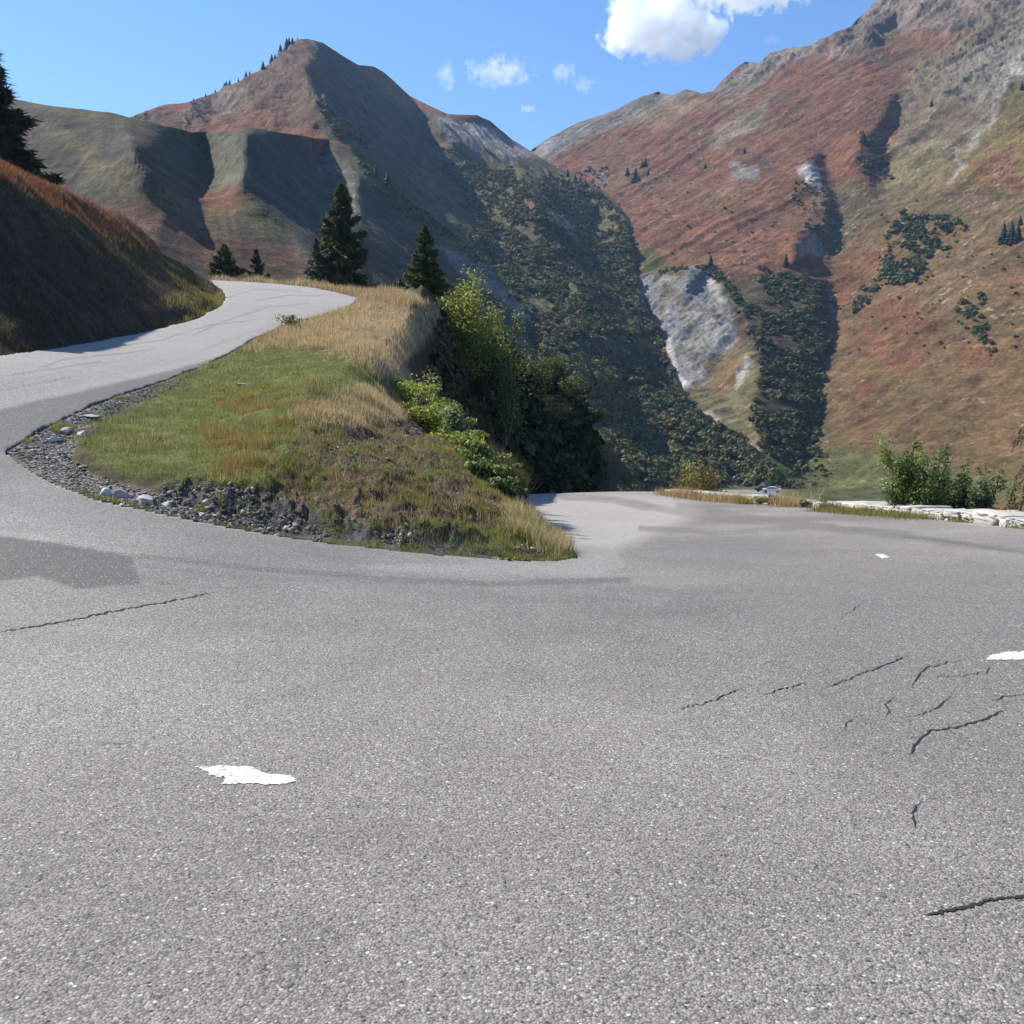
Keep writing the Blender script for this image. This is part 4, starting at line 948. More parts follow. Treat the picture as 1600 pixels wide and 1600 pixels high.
# --- individual far spruces
def far_proto(seed):
    r = np.random.default_rng(seed); parts = []
    for k in range(9):
        f = k / 9; n = 11; a = np.arange(n) * 2 * math.pi / n + r.random(); R = .34 * (1 - f) ** .9 * r.uniform(.8, 1.2, n) + .015; R[::2] *= .62
        ring = np.stack([np.cos(a) * R, np.sin(a) * R, np.full(n, f * .92 + .03) + r.normal(0, .01, n)], 1); tip = np.array([[0, 0, f * .92 + .22 if k < 8 else 1.0]])
        parts.append((np.vstack([ring, tip]), np.array([[i, (i + 1) % n, n] for i in range(n)]), np.tile(np.array([[.022, .032, .017]]) * r.uniform(.7, 1.4), (n + 1, 1))))
    V, Fq, Cc = join(parts); return V, Fq, Cc
def place_on(name, px, py):
    PX, PY, V, D = SHEETS[name]; j = int(np.argmin(abs(PX[0] - px))); i = int(np.argmin(abs(PY[:, j] - py))); return V[i, j], D[i, j]
protos = []
def far_spruce(px, py, hp, sheet, label, group, k):
    p, D = place_on(sheet, px, py); h = hp / F * p[1]
    if len(protos) < 4:
        V, Fq, Cc = far_proto(70 + len(protos)); o = mesh_np('spruce_tree', V, Fq, M_needle, col=Cc); protos.append(o)
    else:
        o = protos[k % 4].copy(); C.objects.link(o)
    o.location = [float(q) for q in p - [0, 0, .06 * h]]; o.scale = (h * 1.15, h * 1.15, h * 1.12); o.rotation_euler = (0, 0, k * 1.3)
    tag(o, label, 'spruce tree', group); return o
ORD = ['first', 'second', 'third', 'fourth', 'fifth', 'sixth', 'seventh', 'eighth', 'ninth', 'tenth', 'eleventh', 'twelfth', 'thirteenth', 'fourteenth', 'fifteenth', 'sixteenth', 'seventeenth', 'eighteenth', 'nineteenth', 'twentieth']
ridge = sorted([(464, 62, 5), (449, 82, 18), (455, 80, 15), (459, 74, 10), (439, 88, 16), (425, 100, 13), (433, 98, 9), (414, 113, 12), (386, 125, 10), (392, 120, 7), (372, 130, 7), (350, 141, 11), (355, 140, 10), (361, 137, 9), (337, 146, 5), (322, 152, 5), (303, 159, 4)])
k = 0
for q, (px, py, hp) in enumerate(ridge):
    far_spruce(px, py, hp, 'hill_with_peak', '%s spruce from the left along the ridge climbing to the peak' % ORD[q], 'spruces on the ridge of the peak', k); k += 1
for px, py, hp, sh, lab in [(983, 282, 13, 'mountain', 'small spruce left of the tallest one in the cluster on the rust slope'), (994, 286, 22, 'mountain', 'tallest spruce of the cluster on the rust slope above the gorge'),
    (999, 286, 13, 'mountain', 'spruce hugging the right foot of the tallest in the cluster'), (1006, 268, 12, 'mountain', 'left of the two spruces leaning together above the cluster'),
    (1011, 265, 13, 'mountain', 'right of the two spruces leaning together above the cluster'), (1014, 277, 10, 'mountain', 'small spruce at the right end of the cluster on the rust slope'),
    (1102, 268, 12, 'mountain', 'lone spruce on the rust slope right of the cluster'), (1163, 242, 11, 'mountain', 'lone rounded spruce high on the middle of the rust slope'),
    (1115, 431, 19, 'mountain', 'spruce standing on top of the grey cliff'), (1230, 422, 19, 'mountain', 'spruce casting a long shadow above the dark wooded gully'),
    (1350, 228, 18, 'mountain', 'spruce at the head of the long dark gully'), (1458, 173, 11, 'mountain', 'small spruce on the pale grassy slope below the scree'),
    (1570, 386, 30, 'mountain', 'left spruce of the dark trio at the right edge'), (1581, 387, 33, 'mountain', 'middle and tallest spruce of the dark trio at the right edge'),
    (1592, 385, 28, 'mountain', 'right spruce of the dark trio at the right edge'), (1595, 356, 15, 'mountain', 'small spruce just above the dark trio at the right edge'),
    (1598, 147, 13, 'mountain', 'spruce cut by the right edge high on the yellow slope'), (1491, 98, 7, 'mountain', 'tiny tree below the crags, left of two'), (1503, 90, 6, 'mountain', 'tiny tree below the crags, right of two'),
    (890, 283, 13, 'hill_with_peak', 'leftmost spruce on the saddle between the peak flank and the rust slope'), (901, 289, 11, 'hill_with_peak', 'second spruce on the saddle from the left'),
    (916, 296, 12, 'hill_with_peak', 'third spruce on the saddle from the left'), (907, 283, 8, 'hill_with_peak', 'smallest spruce on the saddle'),
    (605, 262, 20, 'hill', 'spruce on the wooded spur above the large dark spruce'), (587, 272, 14, 'hill', 'small spruce on the wooded spur, left of its neighbour'),
    (1376, 408, 8, 'mountain', 'tiny spruce left of the large green thicket')]:
    far_spruce(px, py, hp, sh, lab, 'spruces scattered over the far slopes', k); k += 1

# --- alder scrub on the far slopes: beyond counting
def ico(sub, seed):
    bm = bmesh.new(); bmesh.ops.create_icosphere(bm, subdivisions=sub, radius=1.0)
    V = np.array([v.co[:] for v in bm.verts]); Fq = np.array([[v.index for v in f.verts] for f in bm.faces]); bm.free()
    n = fbm(V[:, 0] * 1.6 + seed, V[:, 1] * 1.6, V[:, 2] * 1.6, 3); V = V * (1 + .42 * n)[:, None]; V[:, 2] *= .72; return V, Fq
import bmesh
def clump(seed):
    r = np.random.default_rng(seed); n = 30; u = rdir(r, n); u[:, 2] = np.abs(u[:, 2]) * .8; c = u * (r.random(n) ** .25)[:, None] * (.75 + .25 * np.sin(u[:, :1] * 3 + seed)); nr = u + .6 * rdir(r, n); nr /= np.linalg.norm(nr, axis=1)[:, None]
    V, Fq, _ = quads(c, nr, rdir(r, n), r.uniform(.45, .75, n), r.uniform(.5, .85, n), np.zeros((n, 3))); return V, Fq
CL = [clump(s) for s in range(12)]
def scrub(name, label, spots, cols):
    """spots: (sheet, polygon, count, size lo, size hi, warp)"""
    Vs, Fs, Cs, k = [], [], [], 0
    for sheet, poly, cnt, lo, hi in spots:
        PX, PY, V, D = SHEETS[sheet]
        wx = PX + 22 * fbm(PX / 30, PY / 22, 5.5, 4); wy = PY + 16 * fbm(PX / 30, PY / 22, 2.5, 4)
        m = sst(-3, 4, poly_sd(poly, wx, wy)); cl = fbm(PX / 16, PY / 9, 4.2, 3); m = m * sst(-.25, .3, cl)
        m = m.ravel(); m[~np.isfinite(m)] = 0
        # rows are closer together low on tall sheets: weight by cell height in the picture
        wrow = np.abs(np.gradient(PY, axis=0)).ravel(); m = m * wrow
        if m.sum() <= 0: continue
        idx = rng.choice(len(m), cnt, p=m / m.sum()); Pt = V.reshape(-1, 3)[idx]
        for q, p in enumerate(Pt):
            bv, bf = CL[rng.integers(12)]; s = lo * .6 + (hi * 1.15 - lo * .6) * rng.random() ** 1.8; a = rng.random() * 6.28; ca, sa = math.cos(a), math.sin(a)
            R = np.array([[ca, -sa, 0], [sa, ca, 0], [0, 0, 1]]); vv = bv @ R.T * [s, s, s * rng.uniform(.8, 1.2)] + p + [0, 0, s * .4]
            c = cols[rng.integers(len(cols))] * rng.uniform(.65, 1.35)
            Vs.append(vv); Fs.append(bf + k); Cs.append(np.tile(c, (len(vv), 1)) * (1 + .25 * rng.normal(size=(len(vv), 1)))); k += len(vv)
    o = mesh_np(name, np.concatenate(Vs), np.concatenate(Fs), M_shrub, col=np.concatenate(Cs)); tag(o, label, 'shrubs', kind='stuff'); return o
SC = np.array([(.08, .1, .045), (.1, .12, .05), (.13, .135, .055), (.16, .14, .06), (.065, .085, .04), (.17, .13, .06)])
scrub('alder_scrub', 'dark green alder scrub covering the flank of the peak', [
    ('hill_with_peak', [(690, 235), (760, 262), (850, 285), (900, 275), (985, 350), (1000, 455), (1060, 600), (1120, 670), (1230, 760), (1000, 780), (900, 640), (800, 480), (740, 400), (760, 350), (700, 280)], 16000, 1.2, 2.6),
    ('hill_with_peak', [(920, 290), (985, 345), (998, 450), (1050, 590), (960, 480), (900, 330)], 900, 1.2, 2.4),
    ('hill_with_peak', [(900, 560), (1060, 640), (1200, 740), (1220, 770), (900, 780)], 1500, .8, 1.5),
    ('hill_with_peak', [(500, 175), (545, 200), (580, 235), (530, 225)], 160, 1.3, 2.4)], SC)
scrub('spur_scrub', 'green scrub along the narrow wooded spur behind the spruces', [
    ('hill', [(550, 228), (600, 268), (640, 312), (690, 348), (740, 392), (770, 425), (740, 410), (690, 375), (630, 335), (580, 300), (555, 255)], 420, .8, 1.5),
    ('hill', [(800, 460), (870, 515), (960, 600), (1000, 680), (900, 620), (820, 500)], 350, .7, 1.4),
    ('hill', [(590, 400), (640, 420), (680, 520), (600, 540)], 60, .7, 1.2)], SC)
scrub('gully_scrub', 'dark green scrub filling the gullies of the rust coloured mountain', [
    ('mountain', [(1190, 430), (1260, 440), (1295, 450), (1300, 530), (1285, 600), (1284, 700), (1245, 752), (1195, 715), (1180, 640), (1190, 560), (1165, 500), (1130, 450), (1150, 450), (1200, 490)], 2400, 1.0, 2.3),
    ('mountain', [(1080, 430), (1120, 425), (1180, 490), (1200, 520), (1170, 510), (1140, 460)], 200, 1.2, 2.2),
    ('mountain', [(1030, 425), (1060, 420), (1085, 430), (1060, 442), (1035, 440)], 60, 1.2, 2),
    ('mountain', [(1415, 340), (1450, 335), (1510, 365), (1500, 380), (1460, 400), (1455, 450), (1390, 455), (1370, 440), (1385, 380)], 520, 1.3, 2.9),
    ('mountain', [(1345, 455), (1380, 440), (1385, 455), (1345, 490), (1330, 490)], 110, 1.0, 2.0),
    ('mountain', [(1500, 470), (1540, 475), (1560, 560), (1545, 560), (1530, 520), (1490, 490)], 110, 1.0, 2.2),
    ('mountain', [(1345, 210), (1385, 230), (1395, 290), (1360, 300)], 150, 1.2, 2.4),
    ('mountain', [(1240, 280), (1300, 300), (1310, 420), (1240, 330)], 160, 1.0, 2.0),
    ('mountain', [(1290, 330), (1500, 300), (1600, 380), (1600, 560), (1300, 560)], 200, .5, 1.4),
    ('mountain', [(1000, 260), (1230, 330), (1230, 420), (1000, 400)], 70, .6, 1.5),
    ('mountain', [(900, 268), (950, 270), (950, 300), (910, 290)], 60, 1.2, 2.2),
    ('mountain', [(1230, 700), (1300, 720), (1300, 760), (1220, 770)], 80, .8, 1.4)], SC * [.8, .88, .85])
# ------------------------------------------------------------------ small growth and stones by the road
gm = (GY_ > 6) & (GO_ > 0.02) & (np.abs(np.broadcast_to((np.arange(GX_.shape[1]) < len(azf)), GX_.shape)))
gi = np.flatnonzero(gm.ravel() & (GY_.ravel() < 95))
gpxf, gpyf = gpx.ravel()[gi], gpy.ravel()[gi]; gV = VG.reshape(-1, 3)[gi]; gOf = GO_.ravel()[gi]
def sample_ground(poly, n, soft=6, extra=None, clump=None, sdw=8):
    wx = gpxf + sdw * fbm(gpxf / 22, gpyf / 16, 2.5, 3); wy = gpyf + sdw * fbm(gpxf / 22, gpyf / 16, 6.5, 3)
    m = sst(-soft, soft, poly_sd(poly, wx, wy))
    if clump: m = m * sst(clump[1], clump[2], fbm(gV[:, 0] / clump[0], gV[:, 1] / clump[0], 1.5, 3))
    if extra is not None: m = m * extra
    # screen area of a polar cell is not even: weight by foreshortening
    idx = rng.choice(len(m), n, p=m / m.sum()); p = gV[idx].copy()
    rr = np.hypot(p[:, 0], p[:, 1]); p[:, 0] += rng.normal(0, .0006, n) * rr; p[:, 1] += rng.normal(0, .0018, n) * rr
    return p
def blades(p, h, w, cols, lean=.45, jitter=.35):
    n = len(p); a = rng.random(n) * 6.283; l = np.abs(rng.normal(0, lean, n)); up = np.stack([np.cos(a) * l, np.sin(a) * l, np.ones(n)], 1); up /= np.linalg.norm(up, axis=1)[:, None]
    b = rng.random(n) * 6.283; s = np.stack([np.cos(b), np.sin(b), 0 * b], 1)
    h = h * rng.uniform(1 - jitter, 1 + jitter, n) * np.clip(1 + .9 * fbm(p[:, 0] / .35, p[:, 1] / .35, 3.3, 2), .45, 1.8); w = np.maximum(w, .00042 * np.hypot(p[:, 0], p[:, 1]))
    base = p - up * .02
    V = np.stack([base - s * (w * .5)[:, None], base + s * (w * .5)[:, None], base + up * h[:, None]], 1).reshape(-1, 3)
    cols = np.array(cols); c = cols[rng.integers(0, len(cols), n)] * rng.uniform(.9, 1.6, (n, 1))
    c3 = np.repeat(c, 3, 0); c3[0::3] *= .75; c3[1::3] *= .75
    return V, np.arange(n * 3).reshape(-1, 3), c3
GRN = [(.15, .21, .04), (.21, .24, .055), (.27, .25, .075), (.12, .17, .04), (.32, .27, .12)]
DRY = [(.52, .41, .25), (.42, .32, .18), (.62, .5, .33), (.32, .23, .13), (.47, .34, .21)]
ORG = [(.32, .21, .085), (.27, .19, .08), (.38, .27, .11), (.2, .18, .06)]
LAWN = [(110, 690), (170, 640), (340, 560), (400, 520), (470, 500), (560, 545), (620, 600), (600, 640), (470, 690), (450, 770), (330, 750), (200, 745)]
TANZ = [(380, 550), (440, 505), (540, 462), (640, 458), (688, 486), (655, 528), (630, 575), (610, 608), (600, 600), (520, 545), (430, 545)]
parts = [blades(sample_ground(LAWN, 60000), .07, .007, GRN), blades(sample_ground(LAWN, 9000, clump=(.8, 0, .3)), .12, .006, GRN[2:] + DRY[:2]),
         blades(sample_ground([(400, 740), (560, 650), (720, 700), (800, 780), (900, 870), (700, 870), (480, 850), (300, 800)], 34000, clump=(.35, -.05, .3)), .08, .008, GRN[:3] + ORG[3:]),
         blades(sample_ground([(400, 480), (560, 468), (560, 500), (420, 545), (360, 560)], 7000), .1, .008, GRN),
         blades(sample_ground([(20, 700), (160, 625), (340, 560), (350, 570), (180, 640), (60, 690)], 2500, clump=(.5, .05, .3)), .06, .008, GRN[2:]),
         blades(sample_ground([(60, 745), (150, 775), (280, 803), (400, 828), (620, 858), (900, 868), (900, 880), (600, 868), (380, 842), (130, 790)], 7000, soft=3, clump=(.6, -.1, .2), sdw=3), .05, .008, GRN + [(.2, .15, .06)]),
         blades(sample_ground([(250, 470), (330, 440), (358, 462), (345, 488), (250, 520), (300, 490)], 5000, soft=4), .14, .012, GRN[1:] + ORG)]
V, Fq, Cc = join(parts); tag(mesh_np('grass', V, Fq, M_grass, col=Cc), 'short green grass on the island between the road legs', 'grass', kind='stuff')
parts = [blades(sample_ground(TANZ, 34000, soft=4, sdw=5), .2, .008, DRY, .5), blades(sample_ground([(450, 650), (560, 605), (640, 600), (665, 650), (560, 670), (470, 670)], 11000), .13, .007, DRY, .5),
         blades(sample_ground([(320, 680), (430, 690), (440, 745), (350, 735)], 5000, soft=26, sdw=30, clump=(.5, -.1, .25)), .12, .007, ORG), blades(sample_ground([(340, 620), (480, 620), (560, 650), (420, 670)], 6000, soft=22, sdw=30, clump=(.6, -.1, .25)), .1, .007, ORG),
         blades(sample_ground([(480, 640), (700, 660), (860, 850), (700, 860), (450, 800), (420, 740)], 24000, clump=(.4, -.1, .3)), .09, .007, DRY[:2] + ORG + [(.14, .08, .04)]),
         blades(sample_ground([(780, 790), (830, 805), (900, 865), (870, 872), (800, 840)], 7000), .17, .008, DRY + GRN[:2], .5),
         blades(sample_ground([(330, 428), (480, 434), (600, 452), (700, 488), (640, 478), (560, 470), (480, 449), (400, 443), (335, 441)], 12000, soft=3, sdw=3), .3, .018, DRY + [(.36, .22, .16), (.2, .17, .07)], .35),
         blades(sample_ground([(650, 500), (720, 505), (850, 590), (950, 760), (830, 790), (760, 730), (690, 640)], 12000, clump=(1.5, -.1, .3)), .3, .016, [(.1, .08, .04), (.16, .12, .07), (.06, .06, .03)], .5)]
V, Fq, Cc = join(parts); tag(mesh_np('dry_grass', V, Fq, M_grass, col=Cc), 'tan dry grass on the crest of the island and along the verges', 'dry grass', kind='stuff')
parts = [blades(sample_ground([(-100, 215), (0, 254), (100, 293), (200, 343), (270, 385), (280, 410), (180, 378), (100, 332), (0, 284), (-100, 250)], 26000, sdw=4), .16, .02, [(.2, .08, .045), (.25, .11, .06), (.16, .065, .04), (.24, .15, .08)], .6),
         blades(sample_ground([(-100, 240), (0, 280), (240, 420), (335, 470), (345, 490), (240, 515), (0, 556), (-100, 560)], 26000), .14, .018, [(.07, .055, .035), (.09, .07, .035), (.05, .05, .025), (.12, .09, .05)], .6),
         blades(sample_ground([(170, 370), (250, 372), (335, 460), (330, 480), (230, 420)], 8000, clump=(1.0, -.1, .3)), .16, .02, [(.12, .1, .04), (.16, .13, .05)], .6)]
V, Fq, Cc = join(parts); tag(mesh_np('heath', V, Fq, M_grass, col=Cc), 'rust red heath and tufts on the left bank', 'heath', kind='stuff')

# deep shade under the upper bend is one mass of scrub
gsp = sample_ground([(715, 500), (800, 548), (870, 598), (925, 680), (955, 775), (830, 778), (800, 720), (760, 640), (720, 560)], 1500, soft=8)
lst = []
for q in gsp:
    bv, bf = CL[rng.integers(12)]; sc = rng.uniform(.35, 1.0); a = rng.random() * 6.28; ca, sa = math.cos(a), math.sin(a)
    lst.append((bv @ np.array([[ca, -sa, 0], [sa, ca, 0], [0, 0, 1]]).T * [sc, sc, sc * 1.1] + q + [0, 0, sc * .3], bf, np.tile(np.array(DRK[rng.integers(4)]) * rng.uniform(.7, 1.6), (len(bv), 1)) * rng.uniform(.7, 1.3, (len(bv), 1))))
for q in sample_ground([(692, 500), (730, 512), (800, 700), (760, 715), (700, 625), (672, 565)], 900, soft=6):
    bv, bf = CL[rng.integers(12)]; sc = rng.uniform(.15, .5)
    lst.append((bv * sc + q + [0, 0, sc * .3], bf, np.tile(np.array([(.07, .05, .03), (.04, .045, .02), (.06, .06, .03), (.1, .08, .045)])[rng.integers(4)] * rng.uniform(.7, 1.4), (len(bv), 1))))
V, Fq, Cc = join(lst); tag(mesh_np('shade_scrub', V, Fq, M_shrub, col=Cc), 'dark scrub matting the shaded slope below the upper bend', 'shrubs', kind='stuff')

# stones
def chip_protos(n, flat):
    out = []
    for s in range(n):
        bm = bmesh.new(); bmesh.ops.create_icosphere(bm, subdivisions=1, radius=1.0)
        V = np.array([v.co[:] for v in bm.verts]); Fq = np.array([[v.index for v in f.verts] for f in bm.faces]); bm.free()
        r = np.random.default_rng(300 + s); V = V * r.uniform(.6, 1.25, (len(V), 1)) * [1, r.uniform(.5, .9), flat]; out.append((V, Fq))
    return out
CH = chip_protos(8, .28)
def stones(p, lo, hi, cols, tilt=.35, protos=CH):
    Vs, Fs, Cs, k = [], [], [], 0; cols = np.array(cols)
    for q in p:
        bv, bf = protos[rng.integers(len(protos))]; s = lo + (hi - lo) * rng.random() ** 4
        M = Matrix.Rotation(rng.random() * 6.28, 3, 'Z') @ Matrix.Rotation(rng.normal() * tilt, 3, 'X') @ Matrix.Rotation(rng.normal() * tilt, 3, 'Y')
        vv = bv * s @ np.array(M).T + q; Vs.append(vv); Fs.append(bf + k); k += len(vv)
        Cs.append(np.tile(cols[rng.integers(len(cols))] * rng.uniform(.75, 1.25), (len(vv), 1)))
    return np.concatenate(Vs), np.concatenate(Fs), np.concatenate(Cs)
STN = [(.3, .265, .215), (.21, .18, .145), (.42, .385, .32), (.16, .135, .105), (.28, .225, .165)]
parts = [stones(sample_ground(GRAVEL_Z, 9000, sdw=5), .006, .045, STN, .2), stones(sample_ground(CUT_Z, 2800, clump=(.4, -.1, .3)), .008, .05, [tuple(np.array(c) * .8) for c in STN] + [(.12, .1, .085)], .8),
         stones(sample_ground([(480, 660), (640, 660), (720, 710), (800, 790), (870, 860), (700, 850), (560, 800)], 2600, clump=(.6, -.05, .3)), .01, .045, [(.2, .19, .18), (.3, .29, .28), (.12, .11, .1)], .8),
         stones(sample_ground([(350, 590), (410, 590), (400, 628), (345, 625)], 60), .02, .06, STN),
         stones(sample_ground([(1260, 795), (1500, 805), (1620, 815), (1620, 835), (1480, 825)], 500), .015, .05, STN)]
V, Fq, Cc = join(parts); tag(mesh_np('shale_gravel', V, Fq, M_stone, col=Cc), 'flat grey shale chips scattered along the rim of the island', 'gravel', kind='stuff')

def rock(px, py, size, seed, label, col=(.42, .41, .39), squash=(1, .8, .5), slabs=False, cat='rock'):
    bm = bmesh.new(); bmesh.ops.create_icosphere(bm, subdivisions=4, radius=1.0)
    V = np.array([v.co[:] for v in bm.verts]); Fq = np.array([[v.index for v in f.verts] for f in bm.faces]); bm.free()
    r = np.random.default_rng(seed)
    for _ in range(16):                                   # cleave flat faces
        n = rdir(r, 1)[0]; n[2] = abs(n[2]) if r.random() < .7 else n[2]; dd = r.uniform(.32, .7); q = V @ n - dd; V = V - np.where(q > 0, q, 0)[:, None] * n
    if slabs: V = V + .07 * np.sin(V @ np.array([9.0, 5.0, 14.0]) + 2 * fbm(V[:, 0] * 2, V[:, 1] * 2, V[:, 2] * 2, 3))[:, None] * V
    V = V * (1 + .06 * fbm(V[:, 0] * 5, V[:, 1] * 5, V[:, 2] * 5, 3))[:, None] * np.array(squash) * size
    a = r.random() * 6.28; V = V @ np.array([[math.cos(a), math.sin(a), 0], [-math.sin(a), math.cos(a), 0], [0, 0, 1]])
    c = np.array(col) * (1 + .35 * fbm(V[:, 0] * 9 / size * .3, V[:, 1] * 9 / size * .3, V[:, 2] * 20 / size * .3, 4)[:, None])
    p = gp(px, py); o = mesh_np('rock', V, Fq, M_stone, col=c); o.location = [float(t) for t in p + [0, 0, size * squash[2] * .25]]
    tag(o, label, cat); return o
rock(104, 674, .2, 401, 'largest whitish boulder lying at the left rim of the island', (.36, .345, .32), (1, .7, .4), True)
rock(84, 686, .15, 402, 'flat pale boulder just left below the largest whitish one', (.42, .41, .4), (1.2, .7, .3), True)
rock(128, 680, .14, 403, 'pale boulder touching the right side of the largest whitish one', (.45, .44, .42), (1, .8, .5), True)
rock(140, 650, .2, 404, 'flat white slab at the left rim above the boulders', (.36, .345, .32), (1.3, .8, .2))
rock(166, 771, .14, 405, 'leftmost white rock of the folded outcrop at the front rim', (.42, .41, .4), (1, .8, .7), True)
rock(190, 777, .17, 406, 'dark folded shale block in the outcrop at the front rim', (.3, .3, .3), (1, .8, .8), True)
rock(226, 786, .2, 407, 'broad ribbed white rock of the outcrop at the front rim', (.36, .345, .32), (1.3, .6, .65), True)
rock(262, 791, .14, 408, 'small ribbed rock right of the broad ribbed white one', (.4, .39, .37), (1, .8, .6), True)
rock(316, 806, .12, 409, 'pale rock at the foot of the dark cut, right of the outcrop', (.45, .43, .4))
rock(520, 606, .12, 410, 'small white stone alone on the island lawn', (.6, .6, .57), (1, .8, .8))
rock(382, 601, .3, 411, 'thin flat white slab lying in the island grass', (.36, .345, .32), (1.5, .5, .08))
rock(364, 605, .2, 412, 'smaller flat slab left of the thin white one in the grass', (.42, .41, .4), (1.3, .6, .1))
rock(887, 862, .06, 413, 'small white stone on the right tip of the island', (.55, .54, .52), (1, .8, .7))

# ------------------------------------------------------------------ the low parapet wall
M_wall = leaf_mat('whitish_masonry', 0, 0.9, 0.2)
def wall(label, pts, hgt_, thick, seed):
    r = np.random.default_rng(seed); root = empty('parapet_wall', pts[0]); tag(root, label, 'stone wall')
    base = np.array(pts[0]); Vs = {'wall_body': [], 'coping': []}
    pts = np.array(pts); seg = np.linalg.norm(np.diff(pts[:, :2], axis=0), axis=1); cum = np.concatenate([[0], np.cumsum(seg)]); s = 0
    while s < cum[-1] - .15:
        L = min(r.uniform(.2, .7), cum[-1] - s); gap = .02
        for part in ('wall_body', 'coping'):
            m = 1 if part == 'coping' else 2
            for row in range(m):
                a = s + (r.uniform(-.1, .1) if row else 0); e = a + L - gap
                A = np.array([np.interp(a, cum, pts[:, j]) for j in range(3)]); B = np.array([np.interp(e, cum, pts[:, j]) for j in range(3)])
                t = (B - A); t[2] = 0; t /= np.linalg.norm(t) + 1e-9; n = np.array([-t[1], t[0], 0])
                if part == 'coping': z0, z1, th = hgt_ * .5, hgt_ * r.uniform(.8, 1.1), thick * r.uniform(.47, .53)
                else: z0, z1, th = hgt_ * (-.9 + .66 * row), hgt_ * (.7 if row else -.2), thick * r.uniform(.46, .52)
                nx, nt_, nz = 7, 5, 4; P8 = []
                bm = bmesh.new(); bmesh.ops.create_cube(bm, size=1.0); bmesh.ops.subdivide_edges(bm, edges=bm.edges[:], cuts=4, use_grid_fill=True)
                V = np.array([v.co[:] for v in bm.verts]); Fq = [[v.index for v in f.verts] for f in bm.faces]; bm.free()
                V = V + r.normal(0, .035, V.shape) * (1, .5, .6); tl = r.normal(0, .05)
                W_ = (A + B) / 2 + t * (V[:, :1] * np.linalg.norm(B - A)) + n * (V[:, 1:2] * 2 * th); W_[:, 2] += (z0 + z1) / 2 + V[:, 2] * (z1 - z0) + (tl * V[:, 0] * L if part == 'coping' else 0)
                W_ += .03 * np.stack([fbm(W_[:, 0] * 11, W_[:, 1] * 11, W_[:, 2] * 11 + k_, 3, .7) for k_ in (0, 40, 80)], 1)
                c = np.array((.43, .41, .37)) * r.uniform(.82, 1.12) * (1 + .3 * fbm(W_[:, 0] * 6, W_[:, 1] * 6, W_[:, 2] * 9, 4))[:, None]
                Vs[part].append((W_ - base, np.array(Fq), c))
        s += L
    for part, lst in Vs.items():
        V, Fq, c = join(lst); mesh_np(part, V, Fq, M_wall, root, col=c)
    return root
wl_ = [np.array(q) + [.28, 0, 0] for q in w_wall]
def wz(p): p = np.array(p, float); p[2] = Zroad(p[:1], p[1:2])[0] - .03; return p
near_run = [wz((10.6, 9.0, 0)), wz((9.6, 12, 0)), wz(wl_[0]), wz(wl_[1]), wz(wl_[2]), wz(wl_[3] - [0, .4, 0])]
wall('long near stretch of low whitish stone parapet along the right road edge', near_run, .2, .8, 500)
wall('far low stretch of whitish parapet wall behind dry grass', [wz(wl_[3] + [0, .9, 0]), wz(wl_[4]), wz(wl_[5])], .19, .7, 501)

# growth along the wall foot (placed on the road verge, so hand-sown)
def strip(px0, py0, px1, py1, n, spread):
    t = rng.random(n); c0 = rhit(px0, py0); c1 = rhit(px1, py1); p = c0 + (c1 - c0) * t[:, None]; p[:, :2] += rng.normal(0, spread, (n, 2)); p[:, 2] = Zroad(p[:, 0], p[:, 1]); return p
def tuft(label, pos, n, h, w, cols, name='grass_tuft', cat='grass tuft', group=None, lean=.5):
    V, Fq, Cc = blades(pos, h, w, cols, lean); o = mesh_np(name, V, Fq, M_grass, col=Cc); tag(o, label, cat, group); return o
tuft('long band of dry tan grass in front of the far wall', strip(1045, 772.5, 1165, 786, 5500, .28), 0, .24, .01, DRY + ORG + [(.3, .17, .08)])
tuft('orange dry grass clump between the two big-leaved plants by the wall', strip(1158, 786, 1172, 788, 1500, .12), 0, .18, .01, ORG + GRN[:2])
tuft('tall dry grass clump in the gap between the two stretches of wall', strip(1230, 790, 1246, 792, 1100, .24), 0, .42, .01, DRY + ORG)
tuft('long low green grass band in front of the near wall', strip(1290, 798, 1462, 811, 8500, .24), 0, .12, .01, GRN + ORG[:2] + [(.07, .08, .03)])
tuft('dark reddish green tussock at the left end of the green grass band', strip(1290, 796, 1312, 798, 1100, .16), 0, .2, .01, [(.12, .08, .05), (.13, .12, .05)])
tuft('small flat grass patch on the gravel shoulder right of the green band', strip(1500, 815, 1555, 817, 2500, .12), 0, .07, .01, GRN[:4])
tuft('small grass patch on the shoulder cut by the right edge', strip(1590, 824, 1640, 828, 1500, .1), 0, .08, .01, GRN[:4])
